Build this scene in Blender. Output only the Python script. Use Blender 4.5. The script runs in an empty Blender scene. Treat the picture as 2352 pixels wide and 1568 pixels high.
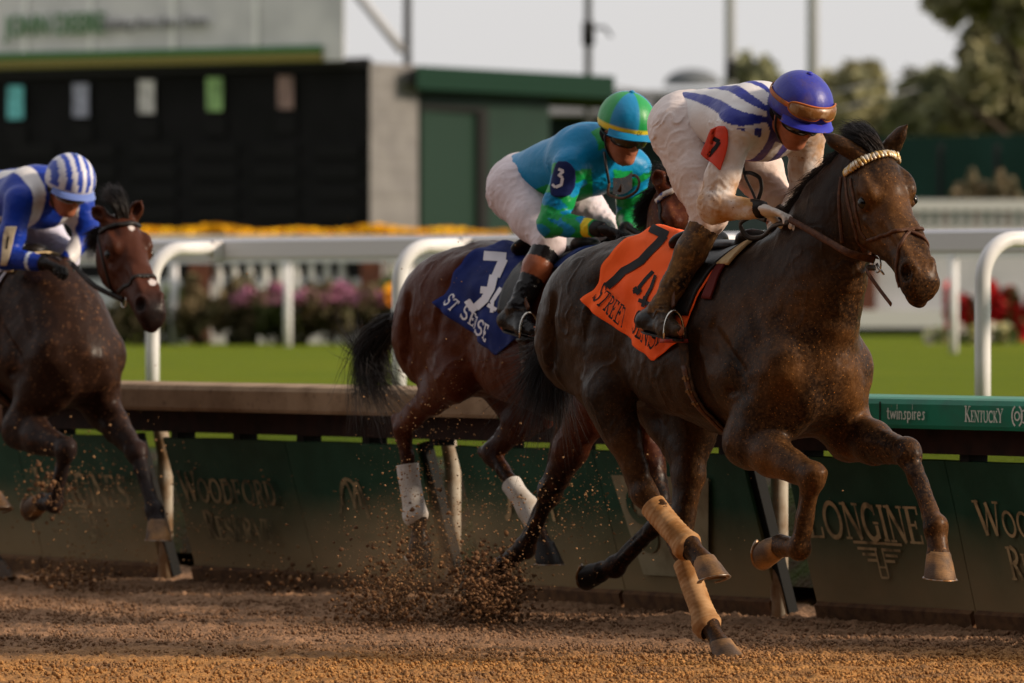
import bpy, bmesh, math, random
import numpy as np
from mathutils import Vector, Matrix

# ------------------------------------------------------------------ camera, sky, sun, exposure
FPX = 16000.0; U0 = 1176.0; V0 = 690.0; CAMH = 1.36
sc = bpy.context.scene
cam_d = bpy.data.cameras.new("camera"); cam = bpy.data.objects.new("camera", cam_d)
sc.collection.objects.link(cam); sc.camera = cam
cam.location = (0, 0, CAMH); cam.rotation_euler = (math.pi/2, 0, 0)
cam_d.sensor_width = 36.0; cam_d.lens = FPX*36.0/2352.0
cam_d.shift_y = -(784.0-V0)/2352.0
cam_d.clip_start = 1.0; cam_d.clip_end = 6000
cam_d.dof.use_dof = True; cam_d.dof.focus_distance = 26.2; cam_d.dof.aperture_fstop = 4.4
sc.view_settings.view_transform = 'Standard'; sc.view_settings.look = 'None'
sc.view_settings.exposure = 0.46; sc.view_settings.gamma = 1
SUN_EL = math.radians(24); SUN_AZ = math.radians(104)   # azimuth clockwise from +Y: sun at camera right
w = bpy.data.worlds.new("World"); sc.world = w; w.use_nodes = True
nt = w.node_tree; nt.nodes.clear()
sky = nt.nodes.new('ShaderNodeTexSky'); sky.sky_type = 'NISHITA'; sky.sun_disc = False
sky.sun_elevation = SUN_EL; sky.sun_rotation = SUN_AZ
sky.air_density = 1.2; sky.dust_density = 4.0; sky.ozone_density = 1.0
hs = nt.nodes.new('ShaderNodeHueSaturation'); hs.inputs['Saturation'].default_value = 0.16
mx = nt.nodes.new('ShaderNodeMixRGB'); mx.inputs[0].default_value = 0.72
mx.inputs[2].default_value = (6.7, 6.55, 6.5, 1)
bg = nt.nodes.new('ShaderNodeBackground'); bg.inputs['Strength'].default_value = 0.10
wo = nt.nodes.new('ShaderNodeOutputWorld')
nt.links.new(sky.outputs[0], hs.inputs['Color']); nt.links.new(hs.outputs[0], mx.inputs[1])
nt.links.new(mx.outputs[0], bg.inputs[0]); nt.links.new(bg.outputs[0], wo.inputs[0])
sun_d = bpy.data.lights.new("sun", 'SUN'); sun_d.energy = 3.6; sun_d.angle = math.radians(7); sun_d.color = (1, .81, .61)
sun = bpy.data.objects.new("sun", sun_d); sc.collection.objects.link(sun)
sdir = Vector((math.sin(SUN_AZ)*math.cos(SUN_EL), math.cos(SUN_AZ)*math.cos(SUN_EL), math.sin(SUN_EL)))
sun.rotation_euler = sdir.to_track_quat('Z', 'Y').to_euler()

# ------------------------------------------------------------------ frames
TH = math.radians(35)
FW = np.array([math.sin(TH), -math.cos(TH), 0.]); LF = np.array([math.cos(TH), math.sin(TH), 0.]); UP = np.array([0, 0, 1.])
RZ = math.atan2(FW[1], FW[0])
CAM = np.array([0, 0, CAMH])
def world(u, v, Y): return np.array([(u-U0)/FPX*Y, Y, CAMH-(v-V0)/FPX*Y])
class Frame:
    """a horse's own frame: x forward, y to its left, z up"""
    def __init__(s, O): s.O = np.array(O, float)
    def J(s, u, v, lat):
        d = np.array([(u-U0)/FPX, 1, -(v-V0)/FPX])
        t = ((s.O-CAM)@LF+lat)/(d@LF); P = CAM+t*d-s.O
        return np.array([P@FW, P@LF, P[2]])
    def px(s, p):
        w_ = s.O+p[0]*FW+p[1]*LF+p[2]*UP; return np.round([U0+w_[0]/w_[1]*FPX, V0-(w_[2]-CAMH)/w_[1]*FPX], 1)
    def ray(s, u, v):
        d = np.array([(u-U0)/FPX, 1, -(v-V0)/FPX]); d = d/np.linalg.norm(d); P = CAM-s.O
        return np.array([P@FW, P@LF, P[2]]), np.array([d@FW, d@LF, d[2]])
    def W(s, p): p = np.asarray(p); return s.O+p[..., 0:1]*FW+p[..., 1:2]*LF+p[..., 2:3]*UP

# ------------------------------------------------------------------ implicit surfaces
def unit(v): v = np.asarray(v, float); return v/max(1e-9, np.linalg.norm(v))
def hashn(i, j, k, seed):
    n = (i.astype(np.int64)*374761393+j.astype(np.int64)*668265263+k.astype(np.int64)*2147483647+seed*1274126177) & 0xffffffff
    n = ((n ^ (n >> 13))*1274126177) & 0xffffffff
    return ((n ^ (n >> 16)) & 0xffff)/32768.0-1.0
def vnoise(P, sc_, seed=0):
    Q = P/sc_; I = np.floor(Q); f = Q-I; f = f*f*(3-2*f); I = I.astype(np.int64); r = 0
    for a in (0, 1):
        for b in (0, 1):
            for c in (0, 1):
                wgt = (f[..., 0] if a else 1-f[..., 0])*(f[..., 1] if b else 1-f[..., 1])*(f[..., 2] if c else 1-f[..., 2])
                r = r+wgt*hashn(I[..., 0]+a, I[..., 1]+b, I[..., 2]+c, seed)
    return r
def spl(xs, ys, n=60):
    xs = np.array(xs, float); ys = np.array(ys, float); m = np.gradient(ys, xs)
    X = np.linspace(xs[0], xs[-1], n); i = np.clip(np.searchsorted(xs, X)-1, 0, len(xs)-2)
    h = xs[i+1]-xs[i]; t = (X-xs[i])/h
    Y = (2*t**3-3*t**2+1)*ys[i]+(t**3-2*t**2+t)*h*m[i]+(-2*t**3+3*t**2)*ys[i+1]+(t**3-t**2)*h*m[i+1]
    return X, Y
class SDF:
    def __init__(s, lo, hi, h):
        s.lo = np.array(lo, float); s.h = h
        s.n = np.ceil((np.array(hi)-s.lo)/h).astype(int)+1
        s.D = np.full(s.n, 0.25, np.float32)
    def block(s, lo, hi):
        a = np.clip(np.floor((np.array(lo)-s.lo)/s.h).astype(int), 0, s.n-1)
        b = np.clip(np.ceil((np.array(hi)-s.lo)/s.h).astype(int)+1, 0, s.n)
        if (b <= a).any(): return None, None
        g = [(s.lo[i]+s.h*np.arange(a[i], b[i])).astype(np.float32) for i in range(3)]
        return tuple(slice(a[i], b[i]) for i in range(3)), (g[0][:, None, None], g[1][None, :, None], g[2][None, None, :])
    def put(s, fn, lo, hi, k, sub=False):
        m = k+0.035
        sl, g = s.block(np.array(lo)-m, np.array(hi)+m)
        if sl is None: return
        d = fn(*g).astype(np.float32); a = s.D[sl]
        if sub:
            d = -d; h = np.clip(.5+.5*(d-a)/k, 0, 1)
            s.D[sl] = a*(1-h)+d*h+k*h*(1-h)
        else:
            h = np.clip(.5+.5*(a-d)/k, 0, 1); s.D[sl] = a*(1-h)+d*h-k*h*(1-h)
    def cone(s, a, b, ra, rb, k=.03, sq=1., ax=(0, 1, 0), sub=False):
        a = np.asarray(a, float); b = np.asarray(b, float); ax = unit(ax)
        def fn(X, Y, Z):
            px, py, pz = X-a[0], Y-a[1], Z-a[2]; ba = b-a
            if sq != 1:
                l = px*ax[0]+py*ax[1]+pz*ax[2]; q = l*(1/sq-1)
                px = px+q*ax[0]; py = py+q*ax[1]; pz = pz+q*ax[2]
                l2 = ba@ax; ba = ba+ax*l2*(1/sq-1)
            L2 = max(1e-9, ba@ba); t = np.clip((px*ba[0]+py*ba[1]+pz*ba[2])/L2, 0, 1)
            d = np.sqrt((px-t*ba[0])**2+(py-t*ba[1])**2+(pz-t*ba[2])**2)-(ra+(rb-ra)*t)
            return d*min(1, sq**.5)
        R = max(ra, rb)*max(1, sq)
        s.put(fn, np.minimum(a, b)-R, np.maximum(a, b)+R, k, sub)
    def chain(s, pts, k=.03, sq=1., ax=(0, 1, 0)):
        for (p, r), (q, r2) in zip(pts[:-1], pts[1:]): s.cone(p, q, r, r2, k, sq, ax)
    def ell(s, c, r, axes=None, k=.03, sub=False):
        c = np.asarray(c, float); r = np.asarray(r, float); A = np.eye(3) if axes is None else np.array(axes, float)
        def fn(X, Y, Z):
            x, y, z = X-c[0], Y-c[1], Z-c[2]
            q = [x*A[i, 0]+y*A[i, 1]+z*A[i, 2] for i in range(3)]
            k0 = np.sqrt(sum((q[i]/r[i])**2 for i in range(3)))+1e-6
            k1 = np.sqrt(sum((q[i]/r[i]**2)**2 for i in range(3)))+1e-6
            return k0*(k0-1)/k1
        ext = np.sqrt(((A*r[:, None])**2).sum(0))
        s.put(fn, c-ext, c+ext, k, sub)
    def loft(s, o, axes, st, k=.03, n=2.2):
        o = np.asarray(o, float); A = np.array(axes, float); st = np.array(st, float)
        X_, T = spl(st[:, 0], st[:, 1]); _, B = spl(st[:, 0], st[:, 2]); _, Wd = spl(st[:, 0], st[:, 3])
        Wd = np.maximum(Wd, .005)
        def fn(X, Y, Z):
            x, y, z = X-o[0], Y-o[1], Z-o[2]
            q = [x*A[i, 0]+y*A[i, 1]+z*A[i, 2] for i in range(3)]
            t = np.interp(q[0], X_, T); b = np.interp(q[0], X_, B); wd = np.interp(q[0], X_, Wd)
            hh = np.maximum((t-b)/2, .004)
            rho = (np.abs(q[1]/wd)**n+np.abs((q[2]-(t+b)/2)/hh)**n)**(1/n)
            d = (rho-1)*np.minimum(hh, wd)
            e = np.maximum(np.maximum(X_[0]-q[0], q[0]-X_[-1]), -1)
            return np.where(e > 0, np.sqrt(np.maximum(d, 0)**2+e**2), d)
        pts = [o+A[0]*x+A[1]*l+A[2]*u for x in (st[0, 0], st[-1, 0]) for l in (-st[:, 3].max(), st[:, 3].max()) for u in (st[:, 1].max(), st[:, 2].min())]
        s.put(fn, np.min(pts, 0), np.max(pts, 0), k)
    def clip(s, o, nrm, k=.002):
        """remove what lies on the side the normal points to"""
        o = np.asarray(o, float); nrm = unit(nrm)
        sl, g = s.block(s.lo, s.lo+s.h*s.n)
        d = ((g[0]-o[0])*nrm[0]+(g[1]-o[1])*nrm[1]+(g[2]-o[2])*nrm[2]).astype(np.float32)
        s.D = np.maximum(s.D, d[:s.D.shape[0]])
    def clip_ball(s, c, r):
        sl, g = s.block(np.array(c)-r, np.array(c)+r)
        d = r-np.sqrt((g[0]-c[0])**2+(g[1]-c[1])**2+(g[2]-c[2])**2)
        s.D[sl] = np.maximum(s.D[sl], d.astype(np.float32))
    def rough(s, fn, band=.03):
        I = np.argwhere(np.abs(s.D) < band); P = s.lo+I*s.h
        s.D[tuple(I.T)] += fn(P).astype(np.float32)
    def val(s, P):
        P = np.atleast_2d(P); Q = np.clip((P-s.lo)/s.h, 0, s.n-1.001); I = Q.astype(int); f = Q-I; r = 0
        for a in (0, 1):
            for b in (0, 1):
                for c in (0, 1):
                    wg = (f[:, 0] if a else 1-f[:, 0])*(f[:, 1] if b else 1-f[:, 1])*(f[:, 2] if c else 1-f[:, 2])
                    r = r+wg*s.D[I[:, 0]+a, I[:, 1]+b, I[:, 2]+c]
        return r
    def grad(s, P):
        P = np.atleast_2d(P); e = s.h*1.5
        g = np.stack([s.val(P+np.eye(3)[i]*e)-s.val(P-np.eye(3)[i]*e) for i in range(3)], -1)
        return g/(np.linalg.norm(g, axis=1, keepdims=True)+1e-9)
    def march(s, o, d, t0, t1, off=0., step=.006):
        """first point along the ray where the field falls to off"""
        T = np.arange(t0, t1, step); P = o+T[:, None]*d; V = s.val(P)-off
        i = np.argmax(V < 0)
        if V[i] >= 0: i = int(np.argmin(V)); return P[i]
        if i == 0: return P[0]
        a = V[i-1]/(V[i-1]-V[i]); return P[i-1]+(P[i]-P[i-1])*a
    def push(s, P, off):
        """move points to lie at distance off from the surface"""
        P = np.array(P, float)
        for _ in range(6): P = P-s.grad(P)*(s.val(P)-off)[:, None]*.9
        return P
    def mesh(s):
        D = s.D; S = D < 0
        c = np.zeros(tuple(np.array(D.shape)-1), np.uint8)
        for a in (0, 1):
            for b in (0, 1):
                for e in (0, 1): c += S[a:c.shape[0]+a, b:c.shape[1]+b, e:c.shape[2]+e]
        act = np.argwhere((c > 0) & (c < 8)); idx = np.full(c.shape, -1, np.int32); idx[tuple(act.T)] = np.arange(len(act))
        acc = np.zeros((len(act), 3)); cnt = np.zeros(len(act))
        cor = {}
        for a in (0, 1):
            for b in (0, 1):
                for e in (0, 1): cor[a, b, e] = D[act[:, 0]+a, act[:, 1]+b, act[:, 2]+e].astype(float)
        for ax in range(3):
            for p in (0, 1):
                for q in (0, 1):
                    o = [p, q]; o.insert(ax, 0); e = list(o); e[ax] = 1
                    v0 = cor[tuple(o)]; v1 = cor[tuple(e)]; m = (v0 < 0) != (v1 < 0)
                    t = v0[m]/(v0[m]-v1[m]); pt = np.tile(np.array(o, float), (m.sum(), 1)); pt[:, ax] = t
                    acc[m] += pt; cnt[m] += 1
        V = s.lo+(act+acc/cnt[:, None])*s.h
        F = []
        for ax in range(3):
            a1, a2 = [i for i in range(3) if i != ax]
            sl0 = [slice(1, -1)]*3; sl1 = [slice(1, -1)]*3; sl0[ax] = slice(0, -1); sl1[ax] = slice(1, None)
            A = S[tuple(sl0)]; B = S[tuple(sl1)]; E = np.argwhere(A != B)
            if not len(E): continue
            off = np.array([1, 1, 1]); off[ax] = 0; G = E+off
            sg = A[tuple(E.T)]
            def cell(d1, d2):
                Q = G.copy(); Q[:, a1] -= d1; Q[:, a2] -= d2; return idx[tuple(Q.T)]
            q = np.stack([cell(1, 1), cell(0, 1), cell(0, 0), cell(1, 0)], 1)
            flip = sg if ax != 1 else ~sg
            q[~flip] = q[~flip][:, ::-1]; F.append(q)
        F = np.concatenate(F); F = F[(F >= 0).all(1)]
        return V, F

# ------------------------------------------------------------------ objects
def mesh_obj(name, V, F, mat, parent=None, origin=(0, 0, 0), smooth=True, attrs=None, frame=None):
    """V: points in a horse's frame (frame given) or in the world; origin in the same space"""
    V = np.asarray(V, float)-np.asarray(origin, float)
    me = bpy.data.meshes.new(name)
    if isinstance(F, np.ndarray):
        n = F.shape[1]; me.vertices.add(len(V)); me.vertices.foreach_set('co', V.astype(np.float32).ravel())
        me.loops.add(F.size); me.loops.foreach_set('vertex_index', F.astype(np.int32).ravel())
        me.polygons.add(len(F)); me.polygons.foreach_set('loop_start', np.arange(0, F.size, n, dtype=np.int32))
        me.update(calc_edges=True)
    else:
        me.from_pydata([tuple(v) for v in V], [], [tuple(int(i) for i in f) for f in F])
    me.validate()
    for k, a in (attrs or {}).items():
        a = np.asarray(a, np.float32)
        if a.ndim == 2:
            at = me.color_attributes.new(k, 'FLOAT_COLOR', 'POINT')
            if a.shape[1] == 3: a = np.hstack([a, np.ones((len(a), 1), np.float32)])
            at.data.foreach_set('color', a.ravel())
        else:
            at = me.attributes.new(k, 'FLOAT', 'POINT'); at.data.foreach_set('value', a)
    if smooth and len(me.polygons): me.polygons.foreach_set('use_smooth', np.ones(len(me.polygons), bool))
    for m in (mat if isinstance(mat, list) else [mat]): me.materials.append(m)
    o = bpy.data.objects.new(name, me); sc.collection.objects.link(o)
    if parent is not None: o.parent = parent
    elif frame is not None:
        o.location = frame.W(np.array(origin, float)); o.rotation_euler = (0, 0, RZ)
    else: o.location = origin
    return o
def tag(o, label=None, cat=None, group=None, kind=None):
    for k, v in (('label', label), ('category', cat), ('group', group), ('kind', kind)):
        if v: o[k] = v
    return o
def empty(name, loc, rz=0, parent=None):
    o = bpy.data.objects.new(name, None); sc.collection.objects.link(o); o.location = loc; o.rotation_euler = (0, 0, rz)
    o.empty_display_size = .1
    if parent is not None: o.parent = parent
    return o
class MB:
    """gathers simple shapes into one mesh"""
    def __init__(s): s.V = []; s.F = []; s.n = 0
    def add(s, V, F):
        s.V.append(np.asarray(V, float)); s.F += [tuple(int(i)+s.n for i in f) for f in F]; s.n += len(V); return s
    def box(s, c, size, R=None):
        x, y, z = np.array(size)/2.; V = np.array([[a*x, b*y, d*z] for a in (-1, 1) for b in (-1, 1) for d in (-1, 1)])
        if R is not None: V = V@np.array(R)
        return s.add(V+np.array(c), [(0, 1, 3, 2), (4, 6, 7, 5), (0, 4, 5, 1), (2, 3, 7, 6), (0, 2, 6, 4), (1, 5, 7, 3)])
    def tube(s, pts, r, n=10, cap=True, sq=1., nrm=None):
        pts = np.asarray(pts, float); m = len(pts); r = np.broadcast_to(np.asarray(r, float), (m,))
        T = np.gradient(pts, axis=0); T /= np.linalg.norm(T, axis=1, keepdims=True)+1e-9
        u = np.cross(T[0], [0, 0, 1]) if nrm is None else np.asarray(nrm if np.ndim(nrm) == 1 else nrm[0], float)
        if np.linalg.norm(u) < .1: u = np.cross(T[0], [0, 1, 0])
        V = []
        for i in range(m):
            if nrm is not None and np.ndim(nrm) == 2: u = np.asarray(nrm[i], float)
            u = unit(u-T[i]*(u@T[i])); v = np.cross(T[i], u)
            for j in range(n):
                a = 2*math.pi*j/n; V.append(pts[i]+r[i]*(math.cos(a)*u*sq+math.sin(a)*v))
        F = [(i*n+j, i*n+(j+1) % n, (i+1)*n+(j+1) % n, (i+1)*n+j) for i in range(m-1) for j in range(n)]
        if cap: F += [tuple(range(n))[::-1], tuple((m-1)*n+j for j in range(n))]
        return s.add(V, F)
    def grid(s, G):
        G = np.asarray(G, float); a, b = G.shape[:2]
        return s.add(G.reshape(-1, 3), [(i*b+j, (i+1)*b+j, (i+1)*b+j+1, i*b+j+1) for i in range(a-1) for j in range(b-1)])
    def build(s, name, mat, parent=None, **k):
        return mesh_obj(name, np.concatenate(s.V), s.F, mat, parent, **k)
def ribbon(pts, nrm, wd, th):
    """flat strap: rectangular section along pts, width across, thickness along the normal"""
    pts = np.asarray(pts, float); N = np.asarray(nrm, float); m = len(pts)
    wd = np.broadcast_to(np.asarray(wd, float), (m,))
    T = np.gradient(pts, axis=0); T /= np.linalg.norm(T, axis=1, keepdims=True)+1e-9
    S = np.cross(T, N); S /= np.linalg.norm(S, axis=1, keepdims=True)+1e-9
    V = []
    for i in range(m):
        for a, b in ((-1, -.6), (-.75, .75), (0, 1), (.75, .75), (1, -.6), (0, -1)):
            V.append(pts[i]+S[i]*a*wd[i]/2+N[i]*b*th/2)
    F = [(i*6+j, i*6+(j+1) % 6, (i+1)*6+(j+1) % 6, (i+1)*6+j) for i in range(m-1) for j in range(6)]
    F += [tuple(range(6))[::-1], tuple((m-1)*6+j for j in range(6))]
    return V, F
def smooth_path(pts, n):
    pts = np.asarray(pts, float); t = np.r_[0, np.cumsum(np.linalg.norm(np.diff(pts, axis=0), axis=1))]
    return np.stack([spl(t, pts[:, i], n)[1] for i in range(pts.shape[1])], 1)

# ------------------------------------------------------------------ materials
def lin(r, g, b): return tuple(((c/255)/12.92 if c/255 <= .04045 else ((c/255+.055)/1.055)**2.4) for c in (r, g, b))+(1,)
def material(name, col, rough=.6, metal=0, noise=None, bump=None, spec=.18, dust=None, attr=None, sheen=0, coat=0):
    """noise: (scale, colour2, lo, hi); bump: (scale, strength, stretch); dust: (colour, scale, lo, hi, attribute); attr: colour attribute"""
    m = bpy.data.materials.new(name); m.use_nodes = True; nt = m.node_tree; N = nt.nodes; Lk = nt.links
    b = N['Principled BSDF']; b.inputs['Roughness'].default_value = rough; b.inputs['Metallic'].default_value = metal
    b.inputs['Specular IOR Level'].default_value = spec
    if sheen: b.inputs['Sheen Weight'].default_value = sheen
    if coat: b.inputs['Coat Weight'].default_value = coat; b.inputs['Coat Roughness'].default_value = .27; b.inputs['Coat IOR'].default_value = 1.4
    tc = N.new('ShaderNodeTexCoord'); cur = None
    if attr:
        a = N.new('ShaderNodeAttribute'); a.attribute_name = attr; cur = a.outputs['Color']
    else:
        rgb = N.new('ShaderNodeRGB'); rgb.outputs[0].default_value = col; cur = rgb.outputs[0]
    def nz(scale, detail=6, stretch=None, dist=0.):
        n = N.new('ShaderNodeTexNoise'); n.inputs['Scale'].default_value = scale; n.inputs['Detail'].default_value = detail
        n.inputs['Distortion'].default_value = dist
        if stretch:
            mp = N.new('ShaderNodeMapping'); mp.inputs['Scale'].default_value = stretch
            Lk.new(tc.outputs['Object'], mp.inputs[0]); Lk.new(mp.outputs[0], n.inputs[0])
        else: Lk.new(tc.outputs['Object'], n.inputs[0])
        return n
    def ramp(src, lo, hi):
        r = N.new('ShaderNodeMapRange'); r.inputs['From Min'].default_value = lo; r.inputs['From Max'].default_value = hi
        Lk.new(src, r.inputs[0]); return r.outputs[0]
    if noise:
        for nn in (noise if isinstance(noise, list) else [noise]):
            n = nz(nn[0], stretch=nn[4] if len(nn) > 4 else None); mixn = N.new('ShaderNodeMixRGB')
            Lk.new(ramp(n.outputs[0], nn[2], nn[3]), mixn.inputs[0]); Lk.new(cur, mixn.inputs[1])
            mixn.inputs[2].default_value = nn[1]; cur = mixn.outputs[0]
    if dust:
        for dd in (dust if isinstance(dust, list) else [dust]):
            n = nz(dd[1], 8); f = ramp(n.outputs[0], dd[2], dd[3])
            if dd[4]:
                a = N.new('ShaderNodeAttribute'); a.attribute_name = dd[4]; mu = N.new('ShaderNodeMath'); mu.operation = 'MULTIPLY'
                Lk.new(f, mu.inputs[0]); Lk.new(a.outputs['Fac'], mu.inputs[1]); f = mu.outputs[0]
            mixn = N.new('ShaderNodeMixRGB'); Lk.new(f, mixn.inputs[0]); Lk.new(cur, mixn.inputs[1])
            mixn.inputs[2].default_value = dd[0]; cur = mixn.outputs[0]
            rr = N.new('ShaderNodeMapRange'); rr.inputs['To Min'].default_value = rough; rr.inputs['To Max'].default_value = .9
            if not b.inputs['Roughness'].is_linked: Lk.new(f, rr.inputs[0]); Lk.new(rr.outputs[0], b.inputs['Roughness'])
    Lk.new(cur, b.inputs['Base Color'])
    if bump:
        prev = None
        for bb in (bump if isinstance(bump, list) else [bump]):
            n = nz(bb[0], 5, bb[2] if len(bb) > 2 else None); bu = N.new('ShaderNodeBump')
            bu.inputs['Strength'].default_value = 1; bu.inputs['Distance'].default_value = bb[1]
            Lk.new(n.outputs[0], bu.inputs['Height'])
            if prev: Lk.new(prev, bu.inputs['Normal'])
            prev = bu.outputs[0]
        Lk.new(prev, b.inputs['Normal'])
    return m
# ------------------------------------------------------------------ lettering from strokes
def _arc(cx, cy, rx, ry, a0, a1, n=14):
    return [(cx+rx*math.cos(math.radians(a0+(a1-a0)*i/n)), cy+ry*math.sin(math.radians(a0+(a1-a0)*i/n))) for i in range(n+1)]
def _bez(*p, n=12):
    out = []
    for i in range(n+1):
        q = [np.array(x, float) for x in p]; t = i/n
        while len(q) > 1: q = [a*(1-t)+b*t for a, b in zip(q[:-1], q[1:])]
        out.append(tuple(q[0]))
    return out
B_, T_ = .15, .065        # thick and thin strokes
def SF(x, y): return ([(x-.14, y+(.03 if y < .5 else -.03)), (x+.14, y+(.03 if y < .5 else -.03))], T_)
def VT(x, b=B_): return [([(x, 0), (x, 1)], b), SF(x, 0), SF(x, 1)]
GL = {
 'A': (.86, [([(.06, 0), (.42, 1)], T_), ([(.42, 1), (.78, 0)], B_), ([(.2, .36), (.64, .36)], T_), SF(.08, 0), SF(.76, 0)]),
 'B': (.74, VT(.16)+[(_arc(.3, .75, .3, .23, 90, -90), B_), (_arc(.32, .26, .34, .25, 90, -90), B_), ([(.16, .98), (.32, .98)], T_), ([(.16, .51), (.34, .51)], T_), ([(.16, .02), (.34, .02)], T_)]),
 'C': (.82, [(_arc(.46, .5, .36, .47, 45, 315, 20), B_), ([(.72, .98), (.72, .7)], T_)]),
 'D': (.86, VT(.16)+[(_arc(.34, .5, .42, .47, 90, -90, 18), B_), ([(.16, .97), (.36, .97)], T_), ([(.16, .03), (.36, .03)], T_)]),
 'E': (.74, VT(.16)+[([(.16, .97), (.64, .97)], T_), ([(.16, .5), (.5, .5)], T_), ([(.16, .03), (.66, .03)], T_), ([(.63, 1), (.63, .78)], T_), ([(.65, 0), (.65, .24)], T_), ([(.5, .4), (.5, .62)], T_)]),
 'F': (.7, VT(.16)+[([(.16, .97), (.62, .97)], T_), ([(.16, .5), (.5, .5)], T_), ([(.61, 1), (.61, .76)], T_), ([(.5, .38), (.5, .62)], T_)]),
 'G': (.88, [(_arc(.46, .5, .36, .47, 45, 318, 20), B_), ([(.73, .98), (.73, .7)], T_), ([(.73, .42), (.73, .06)], B_), SF(.72, .46)]),
 'H': (.88, VT(.16)+VT(.72)+[([(.16, .5), (.72, .5)], T_)]),
 'I': (.36, VT(.18)),
 'J': (.5, [([(.32, 1), (.32, .2)], B_), (_arc(.18, .2, .14, .18, 0, -150, 8), B_*.8), SF(.32, 1)]),
 'K': (.84, VT(.16)+[([(.24, .42), (.66, .98)], T_), ([(.34, .54), (.74, .02)], B_), SF(.7, 1), SF(.74, 0)]),
 'L': (.7, VT(.16)+[([(.16, .03), (.64, .03)], T_), ([(.63, 0), (.63, .27)], T_)]),
 'N': (.88, [([(.14, 0), (.14, 1)], T_), ([(.14, 1), (.74, 0)], B_), ([(.74, 0), (.74, 1)], T_), SF(.14, 0), SF(.14, 1), SF(.74, 1)]),
 'O': (.92, [(_arc(.46, .5, .37, .47, 0, 360, 28), B_*.85)]),
 'P': (.72, VT(.16)+[(_arc(.3, .73, .32, .25, 90, -90), B_), ([(.16, .98), (.32, .98)], T_), ([(.16, .48), (.32, .48)], T_)]),
 'R': (.84, VT(.16)+[(_arc(.32, .74, .3, .24, 90, -90), B_), ([(.16, .98), (.34, .98)], T_), ([(.16, .5), (.34, .5)], T_), ([(.36, .5), (.72, .03)], B_), SF(.74, 0)]),
 'S': (.66, [(_arc(.33, .73, .22, .225, 25, 262, 12)+_arc(.33, .27, .25, .235, 82, -155, 12), B_*.95), ([(.58, .98), (.58, .74)], T_), ([(.07, .03), (.07, .27)], T_)]),
 'T': (.78, VT(.39)+[([(.04, .97), (.74, .97)], T_), ([(.05, 1), (.05, .76)], T_), ([(.73, 1), (.73, .76)], T_)]),
 'U': (.88, [([(.16, 1), (.16, .34)]+_arc(.44, .34, .28, .32, 180, 360, 14)+[(.72, 1)], B_*.8), SF(.16, 1), SF(.72, 1)]),
 'V': (.84, [([(.06, 1), (.42, 0)], B_), ([(.42, 0), (.78, 1)], T_), SF(.08, 1), SF(.76, 1)]),
 'W': (1.16, [([(.06, 1), (.34, 0)], B_), ([(.34, 0), (.58, .9)], T_), ([(.56, .95), (.82, 0)], B_), ([(.82, 0), (1.1, 1)], T_), SF(.08, 1), SF(1.08, 1)]),
 'Y': (.82, [([(.06, 1), (.4, .46)], B_), ([(.4, .46), (.76, 1)], T_), ([(.4, .46), (.4, 0)], B_), SF(.4, 0), SF(.08, 1), SF(.74, 1)]),
 ' ': (.4, []), '.': (.3, [([(.12, 0), (.12, .1)], .12)]),
 # plain lower case
 't': (.42, [([(.18, .92), (.18, .14), (.3, .04), (.38, .05)], .13), ([(.02, .64), (.36, .64)], .11)]),
 'w': (.8, [([(.05, .68), (.22, .04), (.39, .62), (.57, .04), (.74, .68)], .12)]),
 'i': (.24, [([(.11, .68), (.11, 0)], .13), ([(.11, .8), (.11, 1.25)], .05)]),
 'n': (.58, [([(.1, .68), (.1, 0)], .13), ([(.1, .48), (.2, .63), (.36, .63), (.45, .48), (.45, 0)], .12)]),
 's': (.48, [(_bez((.42, .56), (.3, .74), (0, .68), (.06, .38), (.46, .4), (.5, .04), (.18, -.06), (.03, .1), n=14), .12)]),
 'p': (.6, [([(.1, .68), (.1, -.28)], .13), (_arc(.29, .34, .2, .3, 0, 360, 18), .11)]),
 'r': (.4, [([(.1, .68), (.1, 0)], .13), ([(.1, .42), (.2, .6), (.36, .63)], .11)]),
 'e': (.56, [([(.08, .36), (.46, .36)]+_arc(.27, .34, .2, .3, 10, 310, 18), .11)]),
 # numerals, plain
 '7': (.72, [([(.06, .88), (.62, .88)], .24), ([(.56, .86), (.46, .6), (.36, .42), (.28, 0)], .22)]),
 '3': (.72, [([(.06, .92), (.6, .92)], .17), ([(.58, .9), (.32, .6)], .17), (_bez((.22, .58), (.86, .66), (.7, -.08), (.2, -.02), (.06, .22), n=14), .19)]),
 '1': (.4, [([(.2, 0), (.2, 1)], .18)]), '2': (.66, [(_bez((.08, .75), (.1, 1.1), (.66, 1.05), (.56, .6), (.1, .1), n=12), .17), ([(.06, .07), (.6, .07)], .16)]),
 '4': (.7, [([(.44, 0), (.44, 1), (.06, .32), (.64, .32)], .15)]), '5': (.66, [([(.56, .94), (.14, .94), (.12, .54)], .15), (_bez((.12, .56), (.7, .72), (.7, -.02), (.08, .04), n=12), .16)]),
}
def text_strokes(txt, gap=.06, sizes=None):
    x = 0; out = []
    for i, ch in enumerate(txt):
        k = sizes[i] if sizes else 1
        wd, st = GL[ch]
        for P, b in st: out.append(([(x+p[0]*k, p[1]*k) for p in P], b*(k if k > .8 else k*1.05)))
        x += wd*k+gap
    return out, x-gap
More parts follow.
